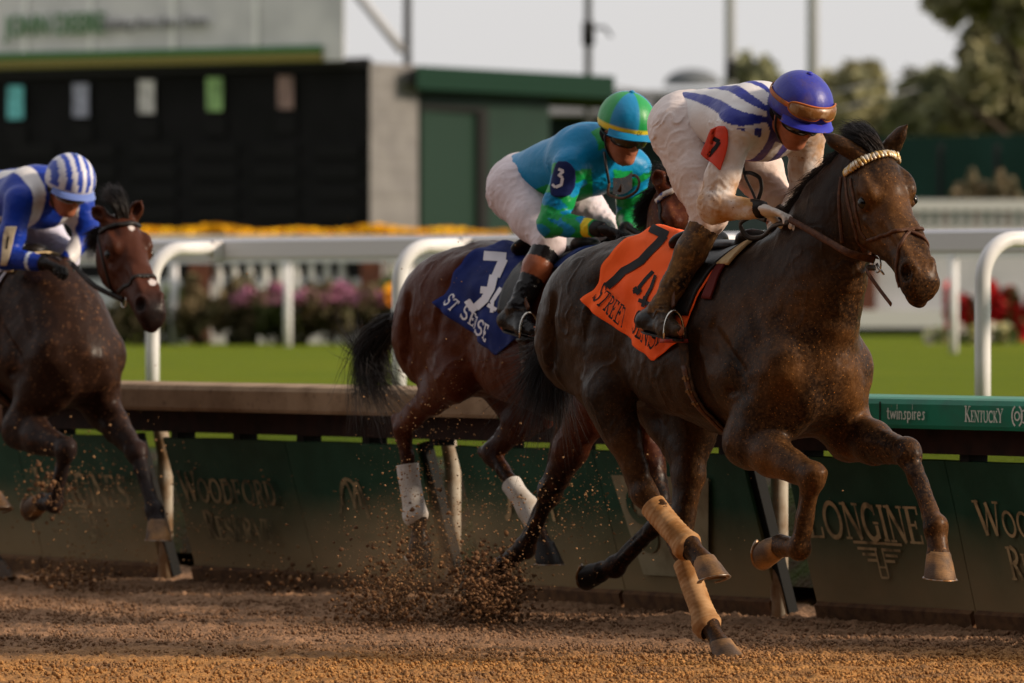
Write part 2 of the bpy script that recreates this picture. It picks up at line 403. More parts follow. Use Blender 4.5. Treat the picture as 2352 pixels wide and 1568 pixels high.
def strokes_mesh(strokes, fn, nrm_off=.0015, sub=.12):
    """strokes in a plane, each a strip of quads, carried onto a surface by fn(x, y, lift)"""
    mb = MB(); lift = nrm_off
    for P, b in strokes:
        P = np.array(P, float)
        Q = [P[0]]
        for a, c in zip(P[:-1], P[1:]):
            n = max(1, int(np.linalg.norm(c-a)/sub)); Q += [a+(c-a)*(i+1)/n for i in range(n)]
        Q = np.array(Q); T = np.gradient(Q, axis=0); T /= np.linalg.norm(T, axis=1, keepdims=True)+1e-9; N = np.stack([-T[:, 1], T[:, 0]], 1)
        if np.linalg.norm(P[0]-P[-1]) < 1e-6: N[0] = N[-1] = unit(N[0]+N[-1])
        G = np.array([[fn(q[0]+n[0]*b*s/2, q[1]+n[1]*b*s/2, lift) for s in (-1, -.33, .33, 1)] for q, n in zip(Q, N)])
        mb.grid(G); lift += nrm_off*.22
    return mb
def sign_text(name, txt, origin, right, up, nrm, height, mat, parent, width=None, sizes=None, gap=.06, pframe=None):
    st, W = text_strokes(txt, gap, sizes); kx = (width/(W*height)) if width else 1
    right, up, nrm, origin = map(lambda a: np.asarray(a, float), (right, up, nrm, origin))
    off = np.zeros(3) if parent is None else np.array(parent.location)
    fn = lambda x, y, l: origin+right*x*height*kx+up*y*height+nrm*l*1.5
    mb = strokes_mesh(st, fn, .002); V = np.concatenate(mb.V)
    return mesh_obj(name, V, mb.F, mat, parent, smooth=False)
# ------------------------------------------------------------------ the place: along the rail s, away from the track t
RP0 = np.array([(1850-U0)/FPX*29.6, 29.6, 0.])
def R(s, t, z=0): return RP0+FW*s+LF*t+UP*z
def s_at(u, t):
    """where the picture column u meets the line at t"""
    k = (u-U0)/FPX; A0 = RP0+LF*t; return (k*A0[1]-A0[0])/(FW[0]-k*FW[1])
def z_at(v, P): return CAMH-(v-V0)/FPX*P[1]
TURF_Z = .79
def fbm(X, Y, scs, amps, seed):
    P = np.stack([X, Y, np.zeros_like(X)], -1); r = 0
    for i, (a, b) in enumerate(zip(scs, amps)): r = r+b*vnoise(P, a, seed+i)
    return r
# ground: one sheet, fine where it is seen close
def axis_(lo, hi, step, far):
    fine = np.arange(lo, hi, step); g = [fine]; l, r_ = [], []; d = step; x = lo
    while x > -far: d *= 1.25; x -= d; l.append(x)
    d = step; x = hi
    while x < far: d *= 1.25; x += d; r_.append(x)
    return np.r_[l[::-1], fine, r_]
gx = axis_(-3.4, 3.4, .0095, 2500); gy = axis_(23.9, 33.8, .016, 2500)
X, Y = np.meshgrid(gx, gy, indexing='ij')
near = (np.abs(X) < 12)*(Y > 15)*(Y < 60)
rel = (X-RP0[0])*LF[0]+(Y-RP0[1])*LF[1]
Z = np.zeros_like(X)
m = near > 0
n1 = fbm(X[m], Y[m], (1.1, .35, .12, .05, .022), (.012, .010, .010, .008, .0045), 21); n2 = np.maximum(0, fbm(X[m], Y[m], (.035, .018), (.6, .6), 40)-.32)
Z[m] = n1+n2*.026-.014*np.clip(fbm(X[m], Y[m], (.30, .16), (.8, .4), 77)-.35, 0, 1)
Z = np.where(rel > 1.3, -.02, Z)
Z -= (near == 0)*.02
V = np.stack([X, Y, Z], -1).reshape(-1, 3); nx, ny = X.shape; ii = np.arange(nx-1)[:, None]*ny+np.arange(ny-1)[None]
F = np.stack([ii, ii+ny, ii+ny+1, ii+1], -1).reshape(-1, 4)
DIRT = material('track_dirt', lin(122, 84, 56), .95, spec=.1)
nt = DIRT.node_tree; N = nt.nodes; Lk = nt.links; bs = N['Principled BSDF']
geo = N.new('ShaderNodeNewGeometry'); sx = N.new('ShaderNodeSeparateXYZ'); Lk.new(geo.outputs['Position'], sx.inputs[0])
def noise_n(scale, det=8):
    n = N.new('ShaderNodeTexNoise'); n.inputs['Scale'].default_value = scale; n.inputs['Detail'].default_value = det; Lk.new(geo.outputs['Position'], n.inputs[0]); return n
def mixc(f, a, b):
    m_ = N.new('ShaderNodeMixRGB')
    for i, s_ in ((0, f), (1, a), (2, b)):
        if isinstance(s_, tuple): m_.inputs[i].default_value = s_
        elif isinstance(s_, (int, float)): m_.inputs[i].default_value = s_
        else: Lk.new(s_, m_.inputs[i])
    return m_.outputs[0]
def mapr(src, a, b):
    r = N.new('ShaderNodeMapRange'); r.inputs['From Min'].default_value = a; r.inputs['From Max'].default_value = b; Lk.new(src, r.inputs[0]); return r.outputs[0]
# dirt is browner towards the rail and blends to orange nearer the camera
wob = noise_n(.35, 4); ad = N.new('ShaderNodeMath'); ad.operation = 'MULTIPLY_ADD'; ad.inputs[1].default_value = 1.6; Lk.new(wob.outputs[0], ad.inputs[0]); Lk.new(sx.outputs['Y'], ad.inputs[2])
near_mix = mapr(ad.outputs[0], 28.3, 26.9)
c_far = mixc(mapr(noise_n(30).outputs[0], .35, .7), lin(150, 116, 90), lin(112, 86, 64)); c_near = mixc(mapr(noise_n(34).outputs[0], .35, .7), lin(180, 132, 80), lin(138, 98, 58))
cc_ = mixc(near_mix, c_far, c_near); cc_ = mixc(mapr(noise_n(3).outputs[0], .45, .75), cc_, lin(112, 86, 66)); cc_ = mixc(mapr(noise_n(90, 3).outputs[0], .62, .72), cc_, lin(60, 40, 30))
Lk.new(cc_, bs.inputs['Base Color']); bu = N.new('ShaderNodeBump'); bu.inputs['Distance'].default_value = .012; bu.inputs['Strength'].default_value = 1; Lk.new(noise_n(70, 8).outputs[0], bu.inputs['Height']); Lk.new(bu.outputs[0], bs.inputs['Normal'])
TURF = material('turf', lin(88, 104, 26), .95, spec=.03, noise=[(.5, lin(104, 112, 26), .35, .7), (9, lin(76, 88, 16), .5, .8)], bump=(60, .02))
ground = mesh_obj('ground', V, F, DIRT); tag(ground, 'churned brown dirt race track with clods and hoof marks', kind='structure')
# turf sheet: rises behind the rail, then level to the far rail and beyond
ts = np.r_[1.6, 2.0, 2.4, 6, 15, 30, 60, 140, 420, 2600]; ss = np.r_[-2600, -1200, np.linspace(-420, 160, 60), 600, 2400]
tz = np.interp(ts, [.5, .95, 1.3, 2.4], [0, .0, .5, TURF_Z])+.006
G = np.array([[R(s, t, z) for s in ss] for t, z in zip(ts, tz)])[:, ::-1]; mb = MB(); mb.grid(G)
tag(mb.build('turf', TURF), 'bright green turf course beyond the dirt rail', kind='structure')
tb = np.r_[1.0, 1.1, 1.2, 1.3, 1.45, 1.62]; G = np.array([[R(s, t, z) for s in ss] for t, z in zip(tb, np.interp(tb, [.5, .95, 1.3, 2.4], [0, .0, .5, TURF_Z])+.003)])[:, ::-1]; mb = MB(); mb.grid(G)
tag(mb.build('grass_bank', material('rough_bank_grass', lin(52, 60, 24), .9, noise=[(7, lin(58, 46, 30), .4, .6)], bump=(40, .03))), 'dark rough grass bank between the rail and the turf', kind='structure')
def loosen(seed, n, cen, spread, rmin, rmax, mat, name, label, vel=None, zmin=.0, big=0, cat=None, pw=2.2, shape=None):
    """many small clods of dirt; shape(rs) gives a position"""
    rs = np.random.RandomState(seed); mb = MB(); ico = [np.array(v) for v in ((0, 0, 1), (.89, 0, .45), (.28, .85, .45), (-.72, .53, .45), (-.72, -.53, .45), (.28, -.85, .45), (.72, .53, -.45), (-.28, .85, -.45), (-.89, 0, -.45), (-.28, -.85, -.45), (.72, -.53, -.45), (0, 0, -1))]
    fi = [(0, 1, 2), (0, 2, 3), (0, 3, 4), (0, 4, 5), (0, 5, 1), (1, 6, 2), (2, 7, 3), (3, 8, 4), (4, 9, 5), (5, 10, 1), (2, 6, 7), (3, 7, 8), (4, 8, 9), (5, 9, 10), (1, 10, 6), (11, 7, 6), (11, 8, 7), (11, 9, 8), (11, 10, 9), (11, 6, 10)]
    ico = np.array(ico); Vs = []; Fs = []; c = 0; fi = np.array(fi)
    for i in range(n):
        p = shape(rs); r = rmin+(rmax-rmin)*rs.rand()**pw; v = ico*(r*(.6+.8*rs.rand(12, 1)))*np.array([1, 1, .75+.3*rs.rand()]); Vs.append(v+p); Fs.append(fi+c); c += 12
    return tag(mesh_obj(name, np.concatenate(Vs), np.concatenate(Fs), mat, smooth=False), label, kind='stuff')
CLOD = material('clod_dirt', lin(104, 76, 54), .95, spec=.1, noise=[(3, lin(74, 54, 40), .4, .7), (40, lin(136, 100, 66), .5, .8)], bump=(200, .002))
CLODL = material('flying_sand', lin(148, 114, 80), .95, spec=.1, noise=(20, lin(104, 76, 50), .4, .7))
def on_ground(rs):
    y = 24+9*rs.rand()**.8; x = (rs.rand()*2-1)*(.078*y)+0; 
    return np.array([x, y, .012]) if (x-RP0[0])*LF[0]+(y-RP0[1])*LF[1] < -.05 else np.array([x, 24.5+rs.rand()*3, .012])
loosen(3, 42000, 0, 0, .001, .0105, DIRT, 'loose_clods', 'loose crumbs of dirt scattered over the whole track', shape=on_ground, pw=3)
# ---- dirt rail: posts, leaning sponsor panels, cap
PG = material('panel_green', lin(28, 64, 47), .55, noise=(6, lin(38, 76, 58), .4, .7), bump=(3, .01))
nt2 = PG.node_tree; N2 = nt2.nodes; b2 = N2['Principled BSDF']; old = b2.inputs['Base Color'].links[0].from_socket
g2 = N2.new('ShaderNodeNewGeometry'); s2 = N2.new('ShaderNodeSeparateXYZ'); nt2.links.new(g2.outputs['Position'], s2.inputs[0])
nn = N2.new('ShaderNodeTexNoise'); nn.inputs['Scale'].default_value = 5; nn.inputs['Detail'].default_value = 8; nt2.links.new(g2.outputs['Position'], nn.inputs[0])
ma = N2.new('ShaderNodeMath'); ma.operation = 'MULTIPLY_ADD'; ma.inputs[1].default_value = -.16; nt2.links.new(nn.outputs[0], ma.inputs[0]); nt2.links.new(s2.outputs['Z'], ma.inputs[2])
mr = N2.new('ShaderNodeMapRange'); mr.inputs['From Min'].default_value = .40; mr.inputs['From Max'].default_value = .02; mr.inputs['To Max'].default_value = .82; nt2.links.new(ma.outputs[0], mr.inputs[0])
mm = N2.new('ShaderNodeMixRGB'); mm.inputs[2].default_value = lin(150, 126, 92); nt2.links.new(mr.outputs[0], mm.inputs[0]); nt2.links.new(old, mm.inputs[1]); nt2.links.new(mm.outputs[0], b2.inputs['Base Color'])
LETT = material('dusty_tan_paint', lin(178, 154, 114), .7, noise=(14, lin(96, 84, 60), .45, .7)); LETF = material('faded_tan_paint', lin(156, 138, 104), .8, noise=(10, lin(84, 76, 56), .4, .6))
WOODK = material('kickboard_wood', lin(104, 76, 52), .9, noise=(20, lin(74, 52, 38), .4, .7), bump=(60, .003))
POSTM = material('pale_post_metal', lin(168, 160, 146), .6, noise=[(8, lin(120, 96, 70), .42, .66)]); DARKM = material('dark_frame', lin(16, 17, 17), .7)
CAPG = material('cap_green', lin(26, 118, 92), .45, noise=(9, lin(40, 104, 84), .4, .7)); CAPT = material('cap_dusty_tan', lin(146, 122, 96), .7, noise=[(5, lin(120, 96, 72), .4, .65), (30, lin(90, 66, 50), .6, .8)])
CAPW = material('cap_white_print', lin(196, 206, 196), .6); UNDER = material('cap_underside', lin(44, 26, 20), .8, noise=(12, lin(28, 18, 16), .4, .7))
rail = empty('rail_fence', R(-3, 0, 0)); tag(rail, 'low dirt-track rail with leaning green sponsor panels and a wide cap', 'rail')
ro = np.array(rail.location)
def sweep(prof, s0, s1, name, mat, parent=rail, n=2, smooth=False, org=None):
    """profile of (t, z) points pushed along the rail from s0 to s1"""
    org = np.array(parent.location) if org is None else org
    m_ = len(prof); V = [R(s, t, z)-org for s in np.linspace(s0, s1, n) for t, z in prof]
    F = [(i*m_+j, i*m_+(j+1) % m_, (i+1)*m_+(j+1) % m_, (i+1)*m_+j) for i in range(n-1) for j in range(m_)]+[tuple(range(m_))[::-1], tuple((n-1)*m_+j for j in range(m_))]
    return mesh_obj(name, V, F, mat, parent, smooth=smooth)
capp = [(-.27, .835), (-.275, .85), (-.275, .935), (-.262, .955), (-.235, .963), (.02, .968), (.05, .96), (.06, .94), (.06, .90), (.03, .835)]
sweep(capp, -32, -1.9, 'cap', CAPT); capg = sweep(capp, -1.895, 14, 'cap', CAPG)
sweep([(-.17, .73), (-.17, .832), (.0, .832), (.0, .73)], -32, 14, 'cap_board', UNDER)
LEAN = .20
def panel_pt(s, h): return R(s, -.12+LEAN*(1-h/.70)*1.0-.02, h)         # h above the ground
pn = unit(np.cross(FW, panel_pt(0, .7)-panel_pt(0, 0))); pn = pn if pn@LF < 0 else -pn; pu = unit(panel_pt(0, .7)-panel_pt(0, 0))
def panel(s0, s1, txt):
    mb = MB(); G = []; q = 14
    for i in range(q+1):
        s = s0+(s1-s0)*i/q; G.append([panel_pt(s, h)+pn*(.006*math.sin(s*7+h*5))-ro for h in np.linspace(.035, .70, 8)])
    G = np.array(G); mb.grid(G); mb.grid((G-pn*.018)[::-1]); a = G; b = G-pn*.018
    mb.grid(np.array([a[:, -1], b[:, -1]])); mb.grid(np.array([a[0], b[0]])); mb.grid(np.array([a[-1], b[-1]]))
    o = mb.build('sponsor_panel', PG, rail); k = MB()
    V = [];  P_ = [(panel_pt(s, h)+pn*d-ro) for s in (s0+.01, s1-.01) for h, d in ((-.01, .004), (-.01, .03), (.075, .03), (.085, .004))]
    k.add(P_, [(0, 1, 2, 3), (4, 7, 6, 5), (0, 4, 5, 1), (1, 5, 6, 2), (2, 6, 7, 3), (3, 7, 4, 0)]); k.build('kickboard', WOODK, o, smooth=False)
    return o
def ptext(o, txt, s0, s1, h, hh, mat, sizes=None, gap=.06, name='lettering'):
    st, W_ = text_strokes(txt, gap, sizes); w_ = s1-s0
    fn = lambda x, y, l: panel_pt(s0+x/W_*w_, h+y*hh)+pn*(.0055+.006*math.sin((s0+x/W_*w_)*7+(h+y*hh)*5)+l*1.2)-ro
    strokes_mesh(st, fn, .002).build(name, mat, o, smooth=False)
def plogo(o, strokes, s0, h0, k, mat, name='emblem'):
    fn = lambda x, y, l: panel_pt(s0+x*k, h0+y*k)+pn*(.0055+.006*math.sin((s0+x*k)*7+(h0+y*k)*5)+l*1.2)-ro
    strokes_mesh(strokes, fn, .002).build(name, mat, o, smooth=False)
WING = [([(-1, .95), (1, .95)], .07), ([(-.88, .8), (-.1, .8)], .07), ([(.1, .8), (.88, .8)], .07), ([(-.72, .66), (-.2, .66)], .07), ([(.2, .66), (.72, .66)], .07), ([(-.56, .52), (-.12, .52)], .07), ([(.12, .52), (.56, .52)], .07), ([(-.15, .82), (-.15, .1)], .06), ([(.15, .82), (.15, .1)], .06), ([(-.15, .36), (.15, .36)], .05), ([(-.15, .1), (.15, .1)], .06)]
gsh = s_at(1790, .06); gaps = [gsh+2.47*k for k in range(-8, 4)]
for gi, g0 in enumerate(gaps[:-1]):
    g1 = gaps[gi+1]; k = gi-8; md = (g0+g1)/2
    md += .14; a0, a1, b0, b1 = g0+.30, md-.003, md+.003, g1-.0
    pa = panel(a0, a1, ''); pb = panel(b0, b1, '')
    if k == 0:
        ptext(pa, 'LONGINES', a0+.06, a1-.10, .36, .155, LETT, [1.12]+[1]*7, .05); plogo(pa, WING, (a0+a1)/2-.02, .185, .17, LETT)
        ptext(pb, 'WOODFORD', b0+.14, b1-.14, .40, .125, LETT, [1.15, .85, .85, .85, .85, .85, .85, .85]); ptext(pb, 'RESERVE', b0+.28, b1-.28, .22, .125, LETT, [1.1]+[.9]*6)
    elif k == -3:
        ptext(pb, 'LONGINES', b0+.10, b1-.10, .36, .155, LETF, [1.12]+[1]*7, .05); plogo(pb, WING, (b0+b1)/2, .185, .17, LETF)
    elif k == -2:
        ptext(pa, 'WOODFORD', a0+.06, a1-.16, .40, .125, LETF, [1.15, .9, .9, .9, .9, .9, .9, .9]); ptext(pa, 'RESERVE', a0+.20, a1-.24, .22, .125, LETF, [1.1]+[.9]*6)
        plogo(pb, [(_arc(0, .5, .33, .42, 200, -20, 16), .08), (_bez((-.5, .1), (-.2, .9), (0, 1.2), (.1, .3)), .07), (_bez((.1, .3), (.3, 1.2), (.5, .9), (.5, .1)), .07)], (b0+b1)/2-.1, .33, .22, LETF)
    elif k == -1:
        plogo(pa, [(_bez((-.5, .9), (.3, 1.2), (.3, .5), (-.3, .5)), .10), (_bez((-.25, 1.05), (-.3, .5), (-.45, .1), (-.7, .1)), .11), (_bez((-.2, .5), (.1, .4), (.1, 0), (.4, .1)), .10), (_bez((.4, .1), (.2, .7), (.8, .7), (.7, .1)), .09), (_bez((.75, .1), (.9, .7), (1.1, .6), (1.1, .1)), .09)], (a0+a1)/2-.10, .36, .22, LETT, 'script_logo')
        quad = lambda pts, lift: [panel_pt(x, y)+pn*(lift+.006*math.sin(x*7+y*5))-ro for x, y in pts]
        s_a, s_b = s_at(1436, -.05), s_at(1636, -.1)
        mb = MB(); mb.add(quad([(s_a, .60), (s_b, .60), (s_b-.16, .16), (s_a+.06, .16)], .014), [(0, 1, 2, 3)]); sg = mb.build('emblem', material('sign_cream', lin(150, 140, 112), .7, noise=(8, lin(120, 108, 82), .4, .7)), pb, smooth=False)
        st, W_ = text_strokes('S', .05); fn = lambda x, y, l: panel_pt(s_a+.06+x*.30, .27+y*.27)+pn*(.017+.006*math.sin((s_a+.06+x*.3)*7+(.27+y*.27)*5)+l)-ro
        strokes_mesh(st, fn, .002).build('letter', PG, sg, smooth=False)
for k, (what) in enumerate(()): pass
# posts and black struts in the gaps, brackets under the cap
for g0 in gaps:
    mb = MB(); mb.tube([R(g0, .06, -.05)-ro, R(g0, .06, .60)-ro, R(g0, .03, .74)-ro, R(g0, -.06, .80)-ro], .038, 14); mb.build('post', POSTM, rail)
    mb = MB(); mb.add([panel_pt(g0+s_, h)+pn*d-ro for s_, h in ((-.02, .01), (.05, .01), (.03, .70), (-.02, .70)) for d in (-.07, -.022)], [(0, 2, 4, 6), (1, 7, 5, 3), (0, 1, 3, 2), (2, 3, 5, 4), (4, 5, 7, 6), (6, 7, 1, 0)]); mb.build('strut', DARKM, rail, smooth=False)
for k in range(60):
    mb = MB(); P = R(-18+k*.55, -.09, .715)-ro; mb.box(P, (.06, .10, .03), [list(FW), list(LF), [0, 0, 1]]); mb.build('bracket', DARKM, rail, smooth=False) if abs(k-26) < 30 else None
# lettering on the green cap
def captext(txt, s0, s1, z0, hh, sizes=None, name='lettering', gap=.06):
    st, W_ = text_strokes(txt, gap, sizes); fn = lambda x, y, l: R(s0+x/W_*(s1-s0), -.2755-l*1.5, z0+y*hh)-ro
    strokes_mesh(st, fn, .002).build(name, CAPW, capg, smooth=False)
sc_ = lambda u: s_at(u, -.275)
captext('twinspires', sc_(2038), sc_(2131), .872, .050)
captext('KENTUCKY', sc_(2217), sc_(2318), .868, .052, [1.25, .9, .9, .9, .9, .9, .9, 1.1])
captext('KENTUCKY DERBY.', sc_(1830), sc_(2008), .868, .052, [1.25, .9, .9, .9, .9, .9, .9, 1, 1, 1.2, .9, .9, .9, 1.0, 1])
fn = lambda x, y, l: R(sc_(2326)+x*.06, -.2755-l*1.5, .868+y*.055)-ro
strokes_mesh([(_arc(.5, .5, .5, .75, 110, 250, 14), .14), (_arc(.55, .5, .26, .3, 0, 360, 20), .12), (_arc(.6, .5, .5, .75, -70, 70, 14), .14)], fn, .002).build('emblem', CAPW, capg, smooth=False)
captext('OAKS'.replace('A', 'A'), sc_(2345), sc_(2400), .868, .052)
for u in (2022,):
    mb = MB(); mb.box(R(sc_(u), -.2765, .893)-ro, (.006, .004, .10), [list(FW), list(LF), [0, 0, 1]]); mb.build('joint', UNDER, capg, smooth=False)
# ---- near turf rail with curved posts
WPL = material('white_plastic', lin(214, 214, 216), .35, noise=(4, lin(196, 196, 198), .4, .7)); WPL2 = material('white_rail_paint', lin(205, 203, 206), .5)
T1 = 2.8; tr = empty('rail_fence', R(0, T1, TURF_Z)); tag(tr, 'white turf rail on curved gooseneck posts, just beyond the dirt rail', 'rail', 'white turf course rails'); to = np.array(tr.location)
sA, sB = s_at(350, T1), s_at(2257, T1); sp_ = (sB-sA)/3
def zr(s): return 1.702
for k in range(-4, 6):
    s = sA+sp_*k; P = [R(s, T1, .70)]
    for a in np.linspace(0, 88, 12): P.append(R(s, T1+.19*(1-math.cos(math.radians(a))), zr(s)-.25+.20*math.sin(math.radians(a))))
    P.append(R(s, T1+.40, zr(s)-.045)); P = np.array(P); P = np.r_[P[:1], [P[0]*.5+P[1]*.5], P[1:]]
    mb = MB(); mb.tube(P-to, .0385, 18); po = mb.build('post', WPL, tr)
    mb = MB(); mb.box(R(s, T1+.42, zr(s)-.065)-to, (.07, .07, .12), [list(FW), list(LF), [0, 0, 1]]); mb.build('bracket', WPL2, po, smooth=False)
pr = [(T1+.46, 1.590), (T1+.455, 1.61), (T1+.455, 1.690), (T1+.475, 1.708), (T1+.53, 1.711), (T1+.55, 1.69), (T1+.55, 1.590)]
sweep(pr, -40, 12, 'rail', WPL2, tr, smooth=False)
T2 = 29.0; tr2 = empty('rail_fence', R(-50, T2, TURF_Z)); tag(tr2, 'far white turf rail on slim posts in front of the flower beds', 'rail', 'white turf course rails'); to2 = np.array(tr2.location)
sA2, sB2 = s_at(400, T2), s_at(661, T2); sp2 = sB2-sA2
for k in range(-3, 13):
    s = sA2+sp2*k; mb = MB(); mb.tube([R(s, T2, .7)-to2, R(s, T2, 1.3)-to2, R(s, T2, 1.84)-to2], .048 if True else 0, 14); mb.build('post', WPL, tr2)
sweep([(T2-.03, 1.83), (T2-.03, 1.95), (T2+.05, 1.95), (T2+.05, 1.83)], sA2-15, sA2+42, 'rail', WPL2, tr2)
# ------------------------------------------------------------------ beyond the turf: beds, walls, tote board, sheds, trees
def box_px(mb, u0, u1, v0, v1, Y, dep, org=0, Y1=None):
    """upright block whose front spans picture columns u0..u1 and rows v0..v1 at distance Y (Y1 at its right end)"""
    Y1 = Y if Y1 is None else Y1; a = world(u0, v0, Y); b = world(u1, v0, Y1); zt = a[2]; zb = world(u0, v1, Y)[2]
    n = np.array([0, 1., 0])
    P = []
    for q in (a, b, b+n*dep, a+n*dep):
        P.append([q[0], q[1], zb]); P.append([q[0], q[1], zt])
    return mb.add(np.array(P)-org, [(0, 2, 3, 1), (2, 4, 5, 3), (4, 6, 7, 5), (6, 0, 1, 7), (1, 3, 5, 7), (0, 6, 4, 2)])
def leaves(mb, rs, cen, rad, n, size, flat=.6):
    """leaf clumps: small folded faces spread through a volume, denser on the outside, in lumps"""
    cen = np.array(cen); rad = np.array(rad); lum = rs.randn(14, 3); lum /= np.linalg.norm(lum, axis=1, keepdims=True); lum = cen+lum*rad*(.45+.45*rs.rand(14, 1)); lr = rad*(.28+.22*rs.rand(14, 1))
    V = []; F = []; c = 0
    for i in range(n):
        k = rs.randint(14); d = rs.randn(3); d /= np.linalg.norm(d)+1e-9; p = lum[k]+d*lr[k]*(.55+.45*rs.rand()); a = rs.randn(3); a /= np.linalg.norm(a); b = np.cross(a, rs.randn(3)); b /= np.linalg.norm(b)+1e-9
        s = size*(.5+rs.rand()); V += [p-a*s, p+b*s*flat, p+a*s, p-b*s*flat*.8]; F.append((c, c+1, c+2, c+3)); c += 4
    return mb.add(np.array(V), F)
LEAFD = material('dark_leaves', lin(142, 142, 108), .8, noise=(1.5, lin(92, 98, 72), .4, .65)); LEAFO = material('olive_leaves', lin(150, 144, 108), .8, noise=(1.2, lin(100, 102, 76), .4, .65)); BARK = material('bark', lin(70, 60, 50), .9, noise=(8, lin(48, 40, 34), .4, .7), bump=(20, .01))
def tree(u, v_top, u_half, v_base_crown, Y, label, seed, n=5000, mat=LEAFD, leaf=.22, tz=TURF_Z, lumps=3, gap=.0):
    rs = np.random.RandomState(seed); P = world(u, V0, Y); zt = world(u, v_top, Y)[2]; zb = world(u, v_base_crown, Y)[2]; r = u_half/FPX*Y; org = np.array([P[0], Y, tz])
    root = empty('tree', org); tag(root, label, 'tree', 'trees beyond the infield'); zc = (zt+zb)/2
    mb = MB(); H_ = zc-tz; tp = [np.array([.1*r*math.sin(k*1.3+seed)*k/5, 0, H_*k/5]) for k in range(6)]
    mb.tube(tp, np.linspace(.035*H_+.08, .05, 6), 10)
    for k in range(6):
        a = rs.rand()*6.28; e = tp[3+k % 3]+np.array([math.cos(a)*r*.7, math.sin(a)*r*.6, (zt-zb)*.3*rs.rand()]); mb.tube([tp[2+k % 3], (tp[2+k % 3]+e)/2+np.array([0, 0, .1*H_*.3]), e], [.10, .07, .03], 7)
    mb.build('trunk', BARK, root); mb = MB()
    for k in range(lumps):
        c = np.array([(k-(lumps-1)/2)*r*1.1/max(1, lumps), (rs.rand()-.5)*r, (zc-tz)+(rs.rand()-.5)*(zt-zb)*.25]); leaves(mb, rs, c, (r*(.62 if lumps > 1 else 1), r*.8, (zt-zb)/2*(.75+.25*rs.rand())), n//lumps, leaf)
    mb.build('crown', mat, root, smooth=False); return root
# tote board building: black front, pale end pier, sign board above
YC = 112.0
tote = empty('tote_board', world(848, V0, YC)*np.array([1, 1, 0])+np.array([0, 0, TURF_Z])); tag(tote, 'long black tote board building with small coloured number cards', 'scoreboard'); tO = np.array(tote.location)
BLACKB = material('tote_black', lin(22, 22, 23), .7, spec=.06, noise=(1.5, lin(28, 27, 29), .4, .7)); BLACKD = material('tote_window', lin(9, 9, 10), .5, spec=.1)
mb = MB(); YL = YC*550/523; dxu = -160; box_px(mb, dxu, 846, 178, 640, YL*1.012, 6, tO, YC); mb.build('wall', BLACKB, tote, smooth=False)
mb = MB(); box_px(mb, dxu, 850, 140+25, 186, YL*1.012-.15, 6.6, tO, YC-.15); mb.build('roof_edge', material('roof_black', lin(20, 20, 22), .5), tote, smooth=False)
def on_tote(u, v, lift): 
    Pa = world(dxu, 178, YL*1.012); Pb = world(846, 178, YC); k = (u-U0)/FPX; d = (Pb-Pa); t = (k*Pa[1]-Pa[0])/(d[0]-k*d[1]); P = Pa+d*t; P[1] -= lift; P[2] = CAMH-(v-V0)/FPX*P[1]; return P
def plate(u0, u1, v0, v1, lift, name, mat, parent, th=.04):
    a, b, c, d = [on_tote(*q, lift) for q in ((u0, v1), (u1, v1), (u1, v0), (u0, v0))]; o = np.array(parent.location) if parent is tote else tO
    V = [p-tO+np.array([0, e, 0]) for e in (0, th) for p in (a, b, c, d)]
    return mesh_obj(name, V, [(0, 1, 2, 3), (7, 6, 5, 4), (0, 4, 5, 1), (1, 5, 6, 2), (2, 6, 7, 3), (3, 7, 4, 0)], mat, parent, smooth=False)
for (u, v, c, ch) in ((36, 235, (110, 190, 196), '2'), (186, 230, (150, 152, 172), '3'), (337, 222, (196, 192, 194), '5'), (493, 216, (142, 178, 120), '7'), (656, 212, (136, 112, 108), '4')):
    o = plate(u-18, u+18, v-38, v+38, .10, 'number_card', material('card', lin(*[int(x*1.12) for x in c]), .7, noise=(3, lin(*[int(x*.85) for x in c]), .4, .7)), tote)
    P = on_tote(u-9, v+24, .145); st, W_ = text_strokes(ch); K_ = 46/FPX*P[1]
    strokes_mesh(st, lambda x, y, l: P-tO+np.array([x*K_*.8, -l, y*K_]), .004, 1).build('number', material('card_number', lin(*[int(x*.66) for x in c]), .7), o, smooth=False)
    plate(u-22, u+26, v+50, v+95, .05, 'window', BLACKD, tote)
for r_ in range(4):
    for k in range(6): plate(25+k*140, 25+k*140+100, 330+r_*48, 330+r_*48+32, .05, 'window', BLACKD, tote)
CONC = material('pale_panel', lin(112, 110, 109), .7, noise=(2.5, lin(98, 96, 96), .4, .7), bump=(1.2, .05, (.1, .1, 3))); 
mb = MB(); box_px(mb, 850, 960, 143, 640, YC-.02, 5.5, tO, YC*1.012); mb.build('end_pier', CONC, tote, smooth=False)
for k in range(5):
    pass
sb = empty('sign_board', on_tote(300, 160, 0)); tag(sb, 'white billboard with green lettering above the tote board', 'sign'); sO = np.array(sb.location)
WB = material('billboard_white', lin(214, 213, 216), .6, noise=(1.2, lin(190, 190, 194), .4, .7)); WB2 = material('billboard_rib', lin(235, 235, 236), .6)
def sbox(u0, u1, v0, v1, lift, name, mat, th=.3, parent=sb, dv=0):
    a, b, c, d = [on_tote(u, v, lift) for u, v in ((u0, v1+dv), (u1, v1), (u1, v0), (u0, v0+dv))]; V = [p-sO+np.array([0, e, 0]) for e in (0, th) for p in (a, b, c, d)]
    return mesh_obj(name, V, [(0, 1, 2, 3), (7, 6, 5, 4), (0, 4, 5, 1), (1, 5, 6, 2), (2, 6, 7, 3), (3, 7, 4, 0)], mat, parent, smooth=False)
sbox(-160, 792, -260, 138, .4, 'board', WB, .5, dv=24)
for u in (62, 212, 400, 590): sbox(u-6, u+6, -260, 120, .45, 'rib', WB2, .05)
